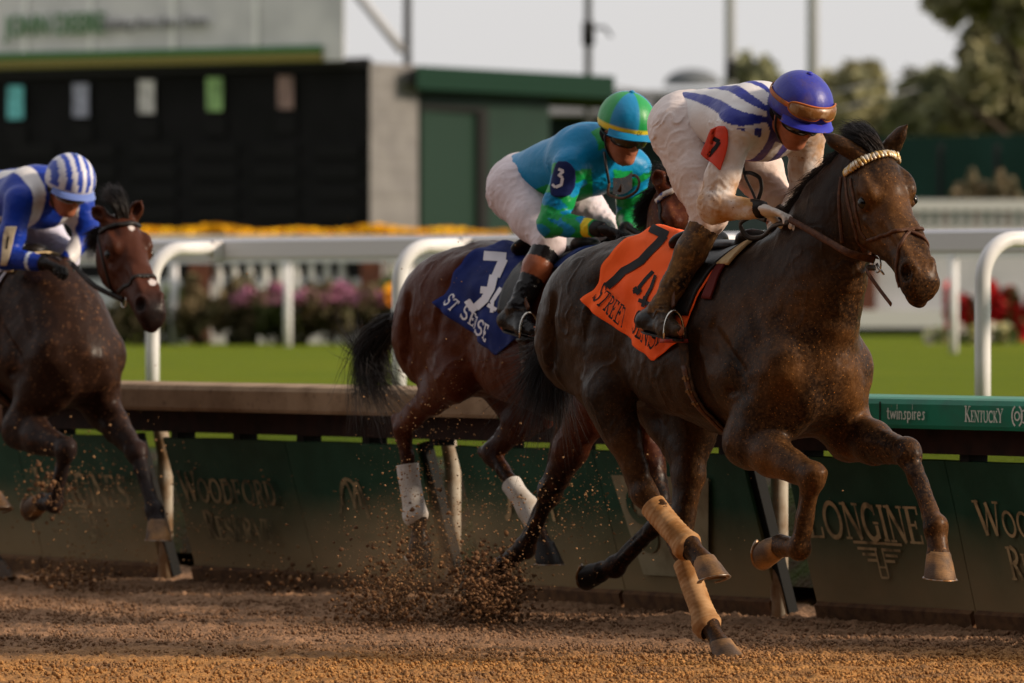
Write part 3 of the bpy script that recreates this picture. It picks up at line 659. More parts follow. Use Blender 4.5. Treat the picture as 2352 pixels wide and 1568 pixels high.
sbox(-160, 742, 103, 118, .47, 'green_stripe', material('stripe_green', lin(52, 112, 62), .6), .06, dv=22); sbox(-160, 742, 119, 138, .47, 'yellow_stripe', material('stripe_ochre', lin(128, 118, 62), .6), .06, dv=22)
def font_text(txt, P, h, mat, parent, yaw, name, org, wscale=1, shear=0):
    cu = bpy.data.curves.new(name, 'FONT'); cu.body = txt; cu.size = h*1.35; cu.extrude = .01; cu.shear = shear; cu.offset = .02*h; o = bpy.data.objects.new(name, cu); sc.collection.objects.link(o); cu.materials.append(mat)
    o.parent = parent; o.location = P-org; o.rotation_euler = (math.pi/2, 0, yaw); o.scale = (wscale, 1, 1); dg = bpy.context.evaluated_depsgraph_get(); dg.update(); me = bpy.data.meshes.new_from_object(o.evaluated_get(dg)); q = bpy.data.objects.new(name, me); sc.collection.objects.link(q); q.parent = parent; q.location = o.location; q.rotation_euler = o.rotation_euler; q.scale = o.scale; bpy.data.objects.remove(o); return q
yw = math.atan2((on_tote(800, 100, 0)-on_tote(0, 100, 0))[1], (on_tote(800, 100, 0)-on_tote(0, 100, 0))[0])
font_text('JOHN DEERE', on_tote(16, 82, .52), .36, material('deere_green', lin(84, 128, 84), .6), sb, yw, 'lettering', sO, .88)
font_text('Nothing Runs Like a Deere', on_tote(236, 68, .52), .19, material('slogan_grey', lin(128, 128, 132), .6), sb, yw, 'lettering', sO, .88, .25)
# green shed beyond
shed = empty('shed', world(1180, V0, 115)*np.array([1, 1, 0])+np.array([0, 0, TURF_Z])); tag(shed, 'dark green shed with a flat overhanging roof beside the tote board', 'building'); hO = np.array(shed.location)
GRW = material('shed_green', lin(20, 44, 35), .6, noise=(1, lin(17, 38, 30), .4, .7)); GRR = material('shed_roof_green', lin(15, 42, 31), .7, spec=.1)
mb = MB(); box_px(mb, 962, 1262, 195, 640, 113.6, 5, hO, 117); mb.build('wall', GRW, shed, smooth=False)
mb = MB(); box_px(mb, 958, 1412, 150, 203, 112.6, 7, hO, 118); mb.build('roof', GRR, shed, smooth=False)
mb = MB(); box_px(mb, 968, 1100, 252, 640, 113.45, .1, hO, 115.0); mb.build('door', material('shed_door', lin(18, 42, 32), .6), shed, smooth=False)
mb = MB(); box_px(mb, 966, 1122, 240, 252, 113.35, .12, hO, 115.05); box_px(mb, 1100, 1122, 252, 640, 114.85, .12, hO, 115.0); mb.build('door_frame', DARKM, shed, smooth=False)
low = empty('low_building', world(1480, V0, 135)*np.array([1, 1, 0])+np.array([0, 0, TURF_Z])); tag(low, 'low grey roofed building behind the green shed', 'building'); lO = np.array(low.location)
mb = MB(); box_px(mb, 1255, 1900, 262, 700, 134, 6, lO, 135); mb.build('wall', material('low_wall', lin(26, 40, 42), .7), low, smooth=False)
mb = MB(); box_px(mb, 1245, 1910, 206, 232, 132, 9, lO, 133); mb.build('roof', material('grey_roof', lin(84, 88, 92), .6), low, smooth=False)
mb = MB(); box_px(mb, 1258, 1500, 222, 262, 131.2, 2, lO, 131.6); mb.build('awning', material('pale_awning', lin(120, 122, 130), .6), low, smooth=False)
scr = empty('screen_fence', world(2120, V0, 128)*np.array([1, 1, 0])+np.array([0, 0, TURF_Z])); tag(scr, 'tall dark green mesh windscreen fence below the trees', 'fence'); cO = np.array(scr.location)
mb = MB(); box_px(mb, 1880, 2700, 318, 700, 128, .1, cO, 122); mb.build('mesh_screen', material('screen_green', lin(22, 52, 44), .8, noise=(.8, lin(28, 60, 52), .4, .7)), scr, smooth=False)
for k in range(6):
    mb = MB(); u = 1900+k*130; a = world(u, 330, 127.5-k*1.0); mb.tube([np.array([a[0], a[1], TURF_Z])-cO, a-cO], .05, 8); mb.build('post', DARKM, scr)
# flood light poles
GREYP = material('grey_pole', lin(92, 94, 98), .6); PALEP = material('pale_pole', lin(168, 170, 174), .6)
def pole(u, v0, wpx, Y, mat, label, lamp=None, brace=None):
    b = world(u, V0, Y); b[2] = TURF_Z; zt = 24.; root = empty('light_pole', b); tag(root, label, 'pole', 'tall poles against the sky'); r = wpx/FPX*Y/2
    mb = MB(); mb.tube([[0, 0, 0], [0, 0, zt/2], [0, 0, zt]], [r*1.15, r, r*.8], 14); mb.build('shaft', mat, root)
    mb = MB(); mb.box([0, 0, zt-.3], (2.6, .12, .12)); mb.box([0, 0, zt-1.1], (2.6, .12, .12)); mb.build('crossarm', mat, root, smooth=False)
    for k in range(6):
        mb = MB(); x = -1.1+.44*k; mb.tube([[x, 0, zt-.1], [x, -.12, zt-.32], [x, -.22, zt-.5]], [.10, .17, .2], 12); mb.build('lamp_head', GREYP, root)
    if lamp:
        z = world(u, lamp, Y)[2]-TURF_Z; mb = MB(); mb.box([0, -.15, z], (.22, .25, .42)); mb.tube([[0, -.1, z+.1], [.3, -.1, z+.12], [.42, -.1, z-.05]], .03, 8); mb.build('junction_box', DARKM, root)
    if brace:
        a = world(brace[0], brace[1], Y); c = world(brace[2], brace[3], Y); mb = MB(); mb.tube([a-b, (a+c)/2-b, c-b], .09, 10); mb.build('brace', PALEP, root)
    return root
pole(936, 0, 18, 122, GREYP, 'dark grey pole with a slanting brace above the tote board', brace=(760, -90, 926, 118))
pole(1351, 0, 16, 126, GREYP, 'dark grey pole carrying a small box, behind the shed roof', lamp=78)
pole(1677, 0, 22, 150, PALEP, 'pale pole behind the striped jockey, left of the blue helmet', lamp=162)
pole(1867, 0, 25, 150, PALEP, 'pale pole rising straight above the blue helmet')
wm = material('wire', lin(120, 122, 126), .6)
for k, (v0, v1) in enumerate(((168, 118), (206, 160))):
    mb = MB(); a = world(1352, v0+20, 128); b = world(2120, v1+40, 150); P = [a+(b-a)*t+np.array([0, 0, -.5*math.sin(math.pi*t)]) for t in np.linspace(0, 1, 16)]; mb.tube(P, .018, 6)
    tag(mb.build('power_wire', wm), 'thin %s wire strung between the poles' % ('upper', 'lower')[k], 'wire', 'wires against the sky')
# trees
tree(1745, 118, 85, 340, 170, 'small dark tree left of the blue helmet', 1, 5000, LEAFD, .20, lumps=2)
tree(1960, 155, 125, 360, 165, 'bushy olive tree between the blue helmet and the horse ears', 2, 8000, LEAFO, .20, lumps=3)
tree(2075, 215, 60, 360, 172, 'short pale olive tree above the horse ears', 3, 3000, LEAFO, .22, lumps=2)
tree(2190, 160, 120, 420, 150, 'wide dark green tree at the right above the screen fence', 4, 15000, LEAFD, .24, lumps=6)
tree(2320, 60, 130, 420, 146, 'tall dark tree at the right edge', 5, 14000, LEAFO, .24, lumps=3)
tree(2400, -260, 330, 95, 140, 'high spreading tree whose branches hang in at the top right', 6, 9000, LEAFO, .20, lumps=5)
mb = MB(); G = []
for i in range(5):
    row = []
    for j in range(80):
        x = -60+120*j/79; ht = (1.0+.5*math.sin(x*.09)+.35*math.sin(x*.31+1))*[0, .6, 1, .6, 0][i]; row.append([x, 260+i*30, TURF_Z-.05+ht*4.2+(3.2 if 0 < i < 4 else 0)])
    G.append(row)
mb.grid(G); tag(mb.build('hills', material('far_hill', lin(96, 102, 104), .9, noise=(.1, lin(80, 88, 88), .4, .7))), 'low grey wooded rise on the skyline', kind='structure')
mb = MB(); c = world(1590, 195, 180)
tag(mesh_obj('dome_roof', [c+np.array([math.cos(a)*math.cos(b)*.75, math.sin(a)*math.cos(b)*.75, math.sin(b)*.42]) for b in np.linspace(0, 1.5, 7) for a in np.linspace(0, 6.283, 20)], [(i*20+j, i*20+j+1, (i+1)*20+j+1, (i+1)*20+j) for i in range(6) for j in range(19)], material('dome_grey', lin(90, 94, 98), .7)), 'small grey domed roof seen just above the low building', 'roof')
# balustrade with brick piers and yellow flowers behind the far rail, left
BRICK = material('brick', lin(96, 58, 44), .85, noise=(6, lin(70, 44, 36), .4, .7)); WST = material('white_stone', lin(186, 186, 184), .6)
bal = empty('balustrade', world(700, V0, 92)*np.array([1, 1, 0])+np.array([0, 0, TURF_Z])); tag(bal, 'white balustrade with brick piers behind the pink flowers', 'fence'); bO = np.array(bal.location)
mb = MB(); box_px(mb, 320, 1290, 566, 588, 92, .25, bO); mb.build('coping', WST, bal, smooth=False); mb = MB(); box_px(mb, 320, 1290, 652, 790, 92.02, .22, bO); mb.build('plinth', WST, bal, smooth=False)
u = 396; k = 0
while u < 1280:
    if abs(u-458) > 34 and abs(u-852) > 34 and abs(u-1245) > 34:
        a = world(u, 652, 92.12)-bO; b = world(u, 588, 92.12)-bO; hh = b[2]-a[2]; mb = MB(); mb.tube([a, a+[0, 0, hh*.12], a+[0, 0, hh*.3], a+[0, 0, hh*.65], a+[0, 0, hh*.88], b], [.062, .05, .062, .04, .05, .058], 10); mb.build('baluster', WST, bal)
    u += 35.5
for u in (458, 852, 1245):
    mb = MB(); box_px(mb, u-24, u+24, 562, 790, 91.9, .4, bO); mb.build('pier', BRICK, bal, smooth=False)
def flowers(name, label, u0, u1, v0, v1, Y, cols, n, size, seed, dep=1.0, dens=None):
    rs = np.random.RandomState(seed); mb = MB(); V = []; F = []; c = 0; mats = [material(name+'_petals', lin(*q), .7) for q in cols]; mi = []
    for i in range(n):
        a = rs.rand(); u = u0+(u1-u0)*a; env = .65+.35*math.sin(a*23+seed)*math.sin(a*9+2)
        v = v1-(v1-v0)*(rs.rand()**(.6))*env; y = Y+rs.rand()*dep; p = world(u, v, y); q = rs.randn(3); q /= np.linalg.norm(q); b = np.cross(q, rs.randn(3)); b /= np.linalg.norm(b); s = size*(.6+.8*rs.rand())
        V += [p-q*s, p-b*s, p+q*s, p+b*s]; F.append((c, c+1, c+2, c+3)); c += 4; mi.append(rs.randint(len(mats)) if rs.rand() < .3 else int(a*len(mats)*2.99) % len(mats))
    o = mesh_obj(name, V, F, mats, smooth=False); o.data.polygons.foreach_set('material_index', np.array(mi, np.int32)); return tag(o, label, kind='stuff')
SOIL = material('soil', lin(50, 38, 28), .95)
yb = empty('flower_box', world(800, V0, 95)*np.array([1, 1, 0])+np.array([0, 0, TURF_Z])); tag(yb, 'long raised planter holding yellow flowers above the balustrade', 'planter')
mb = MB(); box_px(mb, 250, 1195, 540, 600, 95, 1.2, np.array(yb.location)); mb.build('planter_wall', WST, yb, smooth=False)
flowers('yellow_flowers', 'row of yellow flowers along the top of the planter', 252, 1165, 519, 545, 95.1, [(232, 176, 10), (240, 190, 20), (214, 160, 8)], 5200, .045, 5)
SHR = material('bed_foliage', lin(104, 90, 66), .9, noise=(2, lin(70, 72, 48), .35, .6)); SHG = material('bed_foliage_green', lin(76, 90, 46), .9, noise=(2, lin(70, 68, 46), .4, .6))
rs = np.random.RandomState(8)
for k in range(17):
    u = 262+k*62+rs.rand()*20; Y = 87.0+rs.rand()*2; P = world(u, V0, Y); P[2] = TURF_Z; vt = 640+rs.rand()*30; h_ = (world(u, vt, Y)[2]-TURF_Z); mb = MB(); leaves(mb, rs, [0, 0, h_*.5], (.30, .35, h_*.52), 900, .055)
    o = empty('shrub', P); tag(o, '%s shrub from the left, leafy and %s, in the flower bed behind the far rail' % ('first second third fourth fifth sixth seventh eighth ninth tenth eleventh twelfth thirteenth fourteenth fifteenth sixteenth seventeenth'.split()[k], ('brownish', 'green')[k % 4 == 2]), 'shrub', 'shrubs in the flower bed')
    mb.build('foliage', SHG if k % 4 == 2 else SHR, o, smooth=False); st = MB(); [st.tube([[0, 0, 0], [x * .5, y_ * .5, h_ * .3], [x, y_, h_ * .7]], [.02, .014, .006], 5) for x, y_ in ((-.15, .1), (.1, -.1), (.18, .12), (0, 0))]; st.build('stems', BARK, o)
flowers('pink_flowers', 'pink and magenta flowers along the top of the shrub bed', 535, 905, 645, 700, 86.8, [(150, 98, 124), (110, 92, 74), (140, 86, 112)], 1300, .04, 11)
flowers('orange_flowers', 'single clump of orange flowers at the right end of the bed', 888, 925, 650, 700, 86.6, [(220, 150, 20), (228, 130, 24)], 260, .045, 12)
# right: white wall, brick pier, white railing, red flowers
ww = empty('garden_wall', world(2180, V0, 112)*np.array([1, 1, 0])+np.array([0, 0, TURF_Z])); tag(ww, 'low white garden wall with a brick pier, right of the leading horse', 'wall'); wO = np.array(ww.location)
mb = MB(); box_px(mb, 1960, 2600, 592, 712, 112, .3, wO); mb.build('wall', material('painted_white_siding', lin(172, 172, 174), .6, noise=(1.4, lin(150, 152, 154), .4, .7), bump=(30, .01, (.02, .02, 1))), ww, smooth=False)
mb = MB(); box_px(mb, 1955, 2600, 712, 752, 111.4, .9, wO); mb.build('step', WST, ww, smooth=False); mb = MB(); box_px(mb, 1958, 2012, 600, 712, 111.8, .4, wO); mb.build('pier', BRICK, ww, smooth=False)
mb = MB(); box_px(mb, 1958, 2600, 752, 776, 111.5, .2, wO); mb.build('base', material('dark_base', lin(34, 48, 38), .8), ww, smooth=False)
wr_ = empty('white_railing', world(2230, V0, 118)*np.array([1, 1, 0])+np.array([0, 0, TURF_Z])); tag(wr_, 'white railing with close pickets above the garden wall', 'railing'); rO = np.array(wr_.location)
mb = MB(); box_px(mb, 2000, 2600, 458, 484, 118, .2, rO); mb.build('top_rail', WST, wr_, smooth=False); mb = MB(); box_px(mb, 2000, 2600, 524, 640, 118.02, .18, rO); mb.build('bottom_rail', WST, wr_, smooth=False)
for k in range(25):
    u = 2010+k*24; mb = MB(); box_px(mb, u, u+11, 484, 524, 118.05, .06, rO); mb.build('picket', WST, wr_, smooth=False)
for k in range(9):
    u = 2020+k*72; mb = MB(); box_px(mb, u, u+14, 470, 640, 118.3, .2, rO); mb.build('brace_post', BRICK, wr_, smooth=False)
flowers('red_flowers', 'bank of red flowers in front of the garden wall', 2178, 2440, 640, 775, 96, [(176, 22, 26), (150, 16, 22), (70, 60, 30), (190, 30, 34)], 5200, .085, 21)
flowers('white_flowers', 'white and cream flowers below the red ones', 2130, 2330, 742, 790, 90, [(190, 180, 172), (120, 130, 80), (200, 190, 140), (80, 90, 50)], 1500, .07, 22)
flowers('plume_grass', 'tan plumes of ornamental grass in front of the green screen', 2185, 2345, 385, 480, 120, [(122, 108, 84), (100, 92, 70)], 2200, .05, 23)

# stand added out of frame behind the photographer, keeping sky light off camera-facing sides
gs = empty('added_grandstand', (10, -16, 0)); tag(gs, 'tall unseen stand added behind the photographer to shade the sides facing the camera', 'building')
GST = material('added_stand_wall', lin(120, 116, 112), .8, noise=(.4, lin(96, 92, 90), .4, .7)); GSD = material('added_stand_dark', lin(40, 40, 44), .8)
mb = MB(); mb.box((0, -16, 16), (230, 1, 32)); [mb.box((x, -8, 14), (.8, 16, 28)) for x in range(-112, 120, 14)]; mb.build('wall', GST, gs, smooth=False)
mb = MB(); mb.box((0, -6, 31), (230, 30, .8)); mb.box((0, -8, 20), (230, 15, .5)); mb.build('roof', GSD, gs, smooth=False)
for k in range(22):
    mb = MB(); mb.box((0, -2-.72*k, .4+.42*k), (228, .7, .35)); mb.build('seat_row', GSD, gs, smooth=False)
# ------------------------------------------------------------------ horses
LEA = material('brown_leather', lin(62, 36, 24), .55, noise=(60, lin(96, 62, 38), .4, .75), bump=(300, .0008))
BLK = material('black_leather', lin(22, 19, 19), .4, noise=(40, lin(44, 36, 30), .45, .8), bump=(200, .0008))
STEEL = material('bit_steel', lin(190, 185, 178), .25, metal=1, noise=(80, lin(120, 90, 60), .55, .75))
EYE = material('horse_eye', lin(12, 8, 6), .22, spec=.35)
HOOF = material('hoof_horn', lin(84, 68, 56), .5, noise=[(9, lin(150, 112, 72), .42, .64), (70, lin(60, 50, 44), .55, .75, (1, 1, 8))], bump=(60, .002, (1, 1, 9)))
SHOE = material('horseshoe_metal', lin(150, 140, 130), .4, metal=.8, noise=(50, lin(140, 100, 60), .4, .6))
NOSTR = material('nostril_skin', lin(18, 12, 11), .7)
def hoof_verts(c, dn, toe, size=1.0, hgt=.085):
    dn = unit(dn); toe = unit(np.asarray(toe)-dn*(np.asarray(toe)@dn)); sd = np.cross(dn, toe)
    V = []; n = 28; prof = [(-.012, .040, 0), (0, .046, 0), (.012, .048, .004), (.35*hgt, .052, .014), (.7*hgt, .057, .027), (hgt-.004, .061, .038), (hgt, .060, .039), (hgt-.002, .050, .036), (hgt-.012, .040, .030)]
    for (z, r, t) in prof:
        for j in range(n):
            a = 2*math.pi*j/n; ca, sa = math.cos(a), math.sin(a)
            f = r*(1.08 if ca > 0 else .92); hh = z
            if ca < 0 and z > .02: hh = z-(.16*hgt)*(-ca)*min(1, z/hgt)
            V.append(c+size*(dn*hh+toe*(ca*f+t)+sd*sa*r*.98))
    m = len(prof); F = [(i*n+j, i*n+(j+1) % n, (i+1)*n+(j+1) % n, (i+1)*n+j) for i in range(m-1) for j in range(n)]
    F += [tuple((m-1)*n+j for j in range(n)), tuple(range(n))[::-1]]
    shoe = MB(); pts = []
    for j in range(25):
        a = math.radians(-140+280*j/24); r = .056
        pts.append(c+size*(dn*(hgt+.001)+toe*(math.cos(a)*r*1.06+.038)+sd*math.sin(a)*r))
    sv, sf = ribbon(pts, np.tile(-dn, (25, 1)), .02*size, .006)
    return np.array(V), F, sv, sf
def wrap_mesh(pts, rad, n=26, rings=70, pitch=.02, amp=.0016, seed=0):
    """spiral bandage following the joints pts with radii rad"""
    P = smooth_path(np.c_[np.array(pts), rad], rings); V = []
    T = np.gradient(P[:, :3], axis=0); T /= np.linalg.norm(T, axis=1, keepdims=True); u = unit(np.cross(T[0], [0, 1, .1]))
    L = np.r_[0, np.cumsum(np.linalg.norm(np.diff(P[:, :3], axis=0), axis=1))]; rs = np.random.RandomState(seed)
    wob = rs.rand(400)
    for i in range(rings):
        u = unit(u-T[i]*(u@T[i])); v = np.cross(T[i], u)
        for j in range(n):
            a = 2*math.pi*j/n; ph = (L[i]/pitch+j/n+.25*math.sin(a+L[i]*30)) % 1
            r = P[i, 3]+amp*(ph-.5)*2+.0006*(wob[(i*7+j*3) % 400]-.5)
            V.append(P[i, :3]+r*(math.cos(a)*u+math.sin(a)*v))
    F = [(i*n+j, i*n+(j+1) % n, (i+1)*n+(j+1) % n, (i+1)*n+j) for i in range(rings-1) for j in range(n)]
    return np.array(V), F
def hair(mb, roots, curve, n, r0, rs, spread=.02, seg=9, curl=.01):
    """locks: curve(t, seedvec) gives centre path; tapered three-sided strands"""
    V = []; F = []; c = 0
    for i in range(n):
        q = rs.rand(4); P = curve(q); P = smooth_path(P, seg)
        P[1:] += np.cumsum(rs.randn(seg-1, 3)*curl, axis=0)*np.linspace(.2, 1, seg-1)[:, None]
        T = np.gradient(P, axis=0); T /= np.linalg.norm(T, axis=1, keepdims=True)+1e-9
        u = rs.randn(3)
        for k in range(seg):
            uu = unit(u-T[k]*(u@T[k])); v = np.cross(T[k], uu); r = r0*(.5+q[3])*(1-(k/(seg-1))**2*.9)
            for a in (0, 2.09, 4.19): V.append(P[k]+r*(math.cos(a)*uu+math.sin(a)*v))
        for k in range(seg-1):
            for a in range(3): F.append((c+k*3+a, c+k*3+(a+1) % 3, c+(k+1)*3+(a+1) % 3, c+(k+1)*3+a))
        c += seg*3
    mb.add(V, F)

def ortho(dn, toe):
    dn = unit(dn); toe = np.array(toe, float); toe = unit(toe-dn*(toe@dn)); return [toe, np.cross(dn, toe), dn]
TRUNK = [[-.02, 1.22, 1.17, .02], [.0, 1.28, 1.12, .06], [.04, 1.35, 1.04, .13], [.12, 1.45, .98, .19], [.25, 1.55, .95, .245], [.42, 1.612, .95, .27],
         [.60, 1.60, .955, .262], [.80, 1.55, .90, .285], [1.0, 1.54, .855, .295], [1.15, 1.555, .835, .28], [1.28, 1.575, .84, .245],
         [1.42, 1.51, .86, .225], [1.54, 1.38, .89, .20], [1.63, 1.25, .95, .15], [1.675, 1.17, 1.02, .085], [1.70, 1.115, 1.065, .03]]
def build_horse(fr, sp, h=.009):
    """sp: traced joints (u, v, lat) and sizes; returns a dict with the field and the frame data"""
    J = fr.J; x0 = sp['x0']; zo = sp.get('zo', 0)
    T = lambda x, y, z: np.array([x0+x, y, z+zo])
    s = SDF([x0-.35, -.47, -.05], [x0+2.55, .47, 2.25], h)
    s.loft(T(0, 0, 0), np.eye(3), TRUNK, k=.03, n=2.15)
    # croup, haunch and loin muscle
    for sd in (-1, 1):
        s.ell(T(.28, sd*.12, 1.34), (.26, .155, .21), k=.06)
        s.ell(T(.12, sd*.13, 1.22), (.13, .125, .20), k=.05)
        s.ell(T(.46, sd*.18, 1.465), (.12, .06, .045), [unit([.8, 0, .6]), [0, 1, 0], unit([-.6, 0, .8])], k=.05)
        # shoulder: blade, point, triceps
        s.cone(T(1.26, sd*.09, 1.36), T(1.54, sd*.165, 1.12), .115, .085, k=.06, sq=.8)
        s.ell(T(1.30, sd*.19, 1.10), (.15, .085, .17), [unit([.75, 0, -.66]), [0, 1, 0], unit([.66, 0, .75])], k=.03)
        s.ell(T(1.555, sd*.088, 1.06), (.105, .092, .155), [unit([.9, 0, .25]), [0, 1, 0], unit([-.25, 0, .9])], k=.025)
        s.ell(T(1.47, sd*.11, .93), (.12, .085, .10), k=.04)
        s.ell(T(.95, sd*.20, 1.10), (.32, .09, .17), k=.05)
        # hollows between the muscles
        s.cone(T(1.40, sd*.225, 1.40), T(1.50, sd*.235, 1.20), .012, .016, k=.04, sub=True)
        s.cone(T(1.14, sd*.285, 1.20), T(1.20, sd*.265, .97), .014, .012, k=.045, sub=True)
        s.ell(T(.66, sd*.285, 1.22), (.10, .022, .13), k=.05, sub=True)
        s.cone(T(.22, sd*.262, 1.36), T(.15, sd*.215, 1.10), .006, .008, k=.06, sub=True)
        s.cone(T(.52, sd*.27, 1.44), T(.44, sd*.275, 1.20), .012, .012, k=.045, sub=True)
        s.cone(T(1.24, sd*.26, 1.26), T(1.42, sd*.25, 1.10), .008, .010, k=.03, sub=True)
        s.cone(T(1.34, sd*.25, 1.02), T(1.50, sd*.215, 1.03), .008, .010, k=.03, sub=True)
    s.cone(T(1.74, 0, 1.22), T(1.69, 0, .93), .022, .016, k=.045, sub=True)
    # neck
    s.chain([(J(*p[:3]), p[3]) for p in sp['neck']], k=.08, sq=sp.get('neck_sq', .56))
    # head, in its own axes
    P0 = J(*sp['poll']); P1 = J(*sp['muzzle']); es = unit(P1-P0); roll = sp.get('roll', 0); yaw = sp.get('yaw', 0)
    el = unit([math.sin(yaw), math.cos(yaw), roll]); el = unit(el-es*(el@es)); eu = np.cross(es, el)
    if eu[0] < 0 and eu[2] < 0: eu = -eu
    if eu @ np.array([.7, 0, .7]) < 0: eu = -eu
    A = np.array([es, el, eu]); HL = np.linalg.norm(P1-P0)
    Hd = lambda a, l, u: P0+es*a*HL+el*l*sp.get('hw', 1.15)+eu*u
    st = [[-.03, .02, -.10, .04], [.03, .045, -.15, .066], [.12, .06, -.20, .084], [.22, .062, -.235, .090], [.32, .050, -.250, .090], [.42, .034, -.242, .078],
          [.52, .022, -.212, .066], [.62, .012, -.182, .060], [.72, .004, -.162, .057], [.80, .002, -.152, .058], [.88, -.002, -.146, .061], [.95, -.012, -.146, .059], [1.0, -.035, -.138, .050], [1.03, -.07, -.12, .03]]
    hw = sp.get('hw', 1.15); st = [[a*HL, b, c, d*hw] for a, b, c, d in st]
    s.loft(P0, A, st, k=.03, n=2.1)
    for sd in (-1, 1):
        s.ell(Hd(.27, sd*.052, -.135), (.125, .034, .095), A, k=.025)                     # cheek
        s.ell(Hd(.275, sd*.070, .004), (.062, .030, .036), A, k=.03)                      # brow
        s.ell(Hd(.345, sd*.098, -.036), (.044, .022, .026), A, k=.012, sub=True)          # eye socket
        s.ell(Hd(.345, sd*.080, -.036), (.030, .016, .021), A, k=.008)
        s.cone(Hd(.42, sd*.076, -.075), Hd(.62, sd*.055, -.066), .010, .006, k=.02)        # facial crest
        s.ell(Hd(.66, sd*.034, -.012), (.10, .020, .020), A, k=.02)
        s.ell(Hd(.62, sd*.075, -.040), (.06, .020, .018), A, k=.03, sub=True)
        s.ell(Hd(.23, sd*.060, .050), (.035, .012, .012), A, k=.02, sub=True)
        no = unit(el*sd*.75+eu*.45+es*.35); na = unit(es*.8-eu*.6-no*((es*.8-eu*.6)@no)); nb = np.cross(no, na)
        s.ell(Hd(.90, sd*.042, -.036), (.046, .036, .016), [na, nb, no], k=.015)            # nostril rim
        s.ell(Hd(.905, sd*.056, -.034), (.032, .020, .026), [na, nb, no], k=.008, sub=True)
        s.cone(Hd(.80, sd*.062, -.112), Hd(1.02, sd*.046, -.100), .006, .007, k=.008, sub=True)   # mouth line
        s.ell(Hd(.16, sd*.085, -.01), (.04, .012, .02), A, k=.02, sub=True)
    s.ell(Hd(.95, 0, -.140), (.050, .040, .022), A, k=.012)                                  # chin
    # ears
    for sd, key in ((-1, 'earR'), (1, 'earL')):
        e = sp[key]; b0 = Hd(.02, sd*.058, .02); tip = J(*e[0]) if len(e[0]) == 3 else Hd(*e[0]); opening = unit(e[1])
        ax = unit(tip-b0); mid = b0+(tip-b0)*.42
        wd = unit(np.cross(ax, opening)); op = np.cross(wd, ax); op = op if op@opening > 0 else -op
        Ae = np.array([ax, wd, op]); Le = np.linalg.norm(tip-b0)
        s.cone(b0-ax*.02, b0+ax*Le*.25, .034, .032, k=.02)
        s.ell(b0+ax*Le*.45, (Le*.44, .034, .026), Ae, k=.015)
        s.cone(b0+ax*Le*.5, tip-ax*.004, .022, .004, k=.01)
        s.ell(b0+ax*Le*.52+op*.024, (Le*.34, .018, .022), Ae, k=.006, sub=True)
    # legs
    legs = []
    for L_ in sp['legs']:
        p = [J(*q) for q in L_['pts']]; sd = -1 if L_['side'] == 'R' else 1; r = L_.get('r', 1)
        if L_['kind'] == 'hind':      # stifle, hock, fetlock, coronet
            stf, hk, ft, co = p
            hip = T(.36, sd*.13, 1.36); but = T(.09, sd*.12, 1.20); g = stf*.62+hk*.38
            s.cone(hip, stf, .19, .105, k=.07, sq=.62); s.cone(but, g, .115, .055, k=.06, sq=.7)
            back = unit(np.cross(np.cross(hk-stf, ft-hk), (hk-stf)+(ft-hk))); bk = L_.get('back', None)
            back = np.array(bk, float) if bk is not None else (back if back[0] < 0 else -back); back = unit(back)
            s.cone(stf, g, .105, .078*r, k=.05, sq=.75); s.cone(g, hk, .075*r, .05*r, k=.03, sq=.75)
            s.cone(g+back*.03, hk+back*.045-unit(ft-hk)*.03, .026, .018, k=.03)
            s.ell(hk, (.052*r, .046*r, .06*r), k=.02); s.cone(hk+back*.040-unit(ft-hk)*.035, hk+back*.018+unit(ft-hk)*.06, .024, .02, k=.02)
            s.cone(hk, hk+(ft-hk)*.35, .048*r, .036*r, k=.02, sq=.8)
            s.cone(hk+(ft-hk)*.3, ft, .034*r, .036*r, k=.015); s.cone(hk+(ft-hk)*.25+back*.014, ft+back*.016, .014, .018, k=.015)
        else:                          # elbow, knee, fetlock, coronet
            el_, kn, ft, co = p
            ps = T(1.50, sd*.16, 1.08); a1 = el_*.6+kn*.4; fa = unit(kn-el_)
            back = unit(np.cross(fa, [0, 1, 0])); back = back if back@np.array([-1, 0, -.6]) > 0 else -back
            bc = unit(np.cross(unit(ft-kn), [0, 1, 0])); bc = bc if bc@(back if L_.get('fold') else np.array([-1, 0, -.3])) > 0 else -bc
            if L_.get('fold'):
                bc = unit((el_-kn)-unit(ft-kn)*((el_-kn)@unit(ft-kn)))
            s.cone(ps, el_, .098, .085, k=.07, sq=.8)
            s.cone(el_, a1, .088*r, .078*r, k=.05, sq=.8); s.cone(a1, kn, .077*r, .048*r, k=.03, sq=.85)
            s.ell(a1-back*.025-fa*.07, (.05, .036, .09), [unit(np.cross(fa, [0, 1, 0])), [0, 1, 0], fa], k=.03)
            s.ell(el_+back*.035+fa*.06, (.04, .03, .085), [unit(np.cross(fa, [0, 1, 0])), [0, 1, 0], fa], k=.03)
            s.ell(kn, (.054*r, .048*r, .060*r), k=.02); s.ell(kn-bc*.020+unit(ft-kn)*.022, (.030, .036, .018), k=.010); s.ell(kn-bc*.020-unit(ft-kn)*.022, (.032, .038, .020), k=.010)
            s.ell(kn+bc*.034, (.018, .016, .024), k=.015)
            s.cone(kn, kn+(ft-kn)*.3, .048*r, .034*r, k=.02, sq=.85); s.cone(kn+(ft-kn)*.25, ft, .033*r, .036*r, k=.012)
            s.cone(kn+(ft-kn)*.12+bc*.022, ft+bc*.024, .014, .018, k=.012)
            back = bc
        j0 = hk if L_['kind'] == 'hind' else kn
        for sd2 in (-1, 1): s.cone(j0+(ft-j0)*.32+back*.012+np.array([0, sd2*.034, 0]), j0+(ft-j0)*.80+back*.014+np.array([0, sd2*.034, 0]), .0075, .0075, k=.012, sub=True)
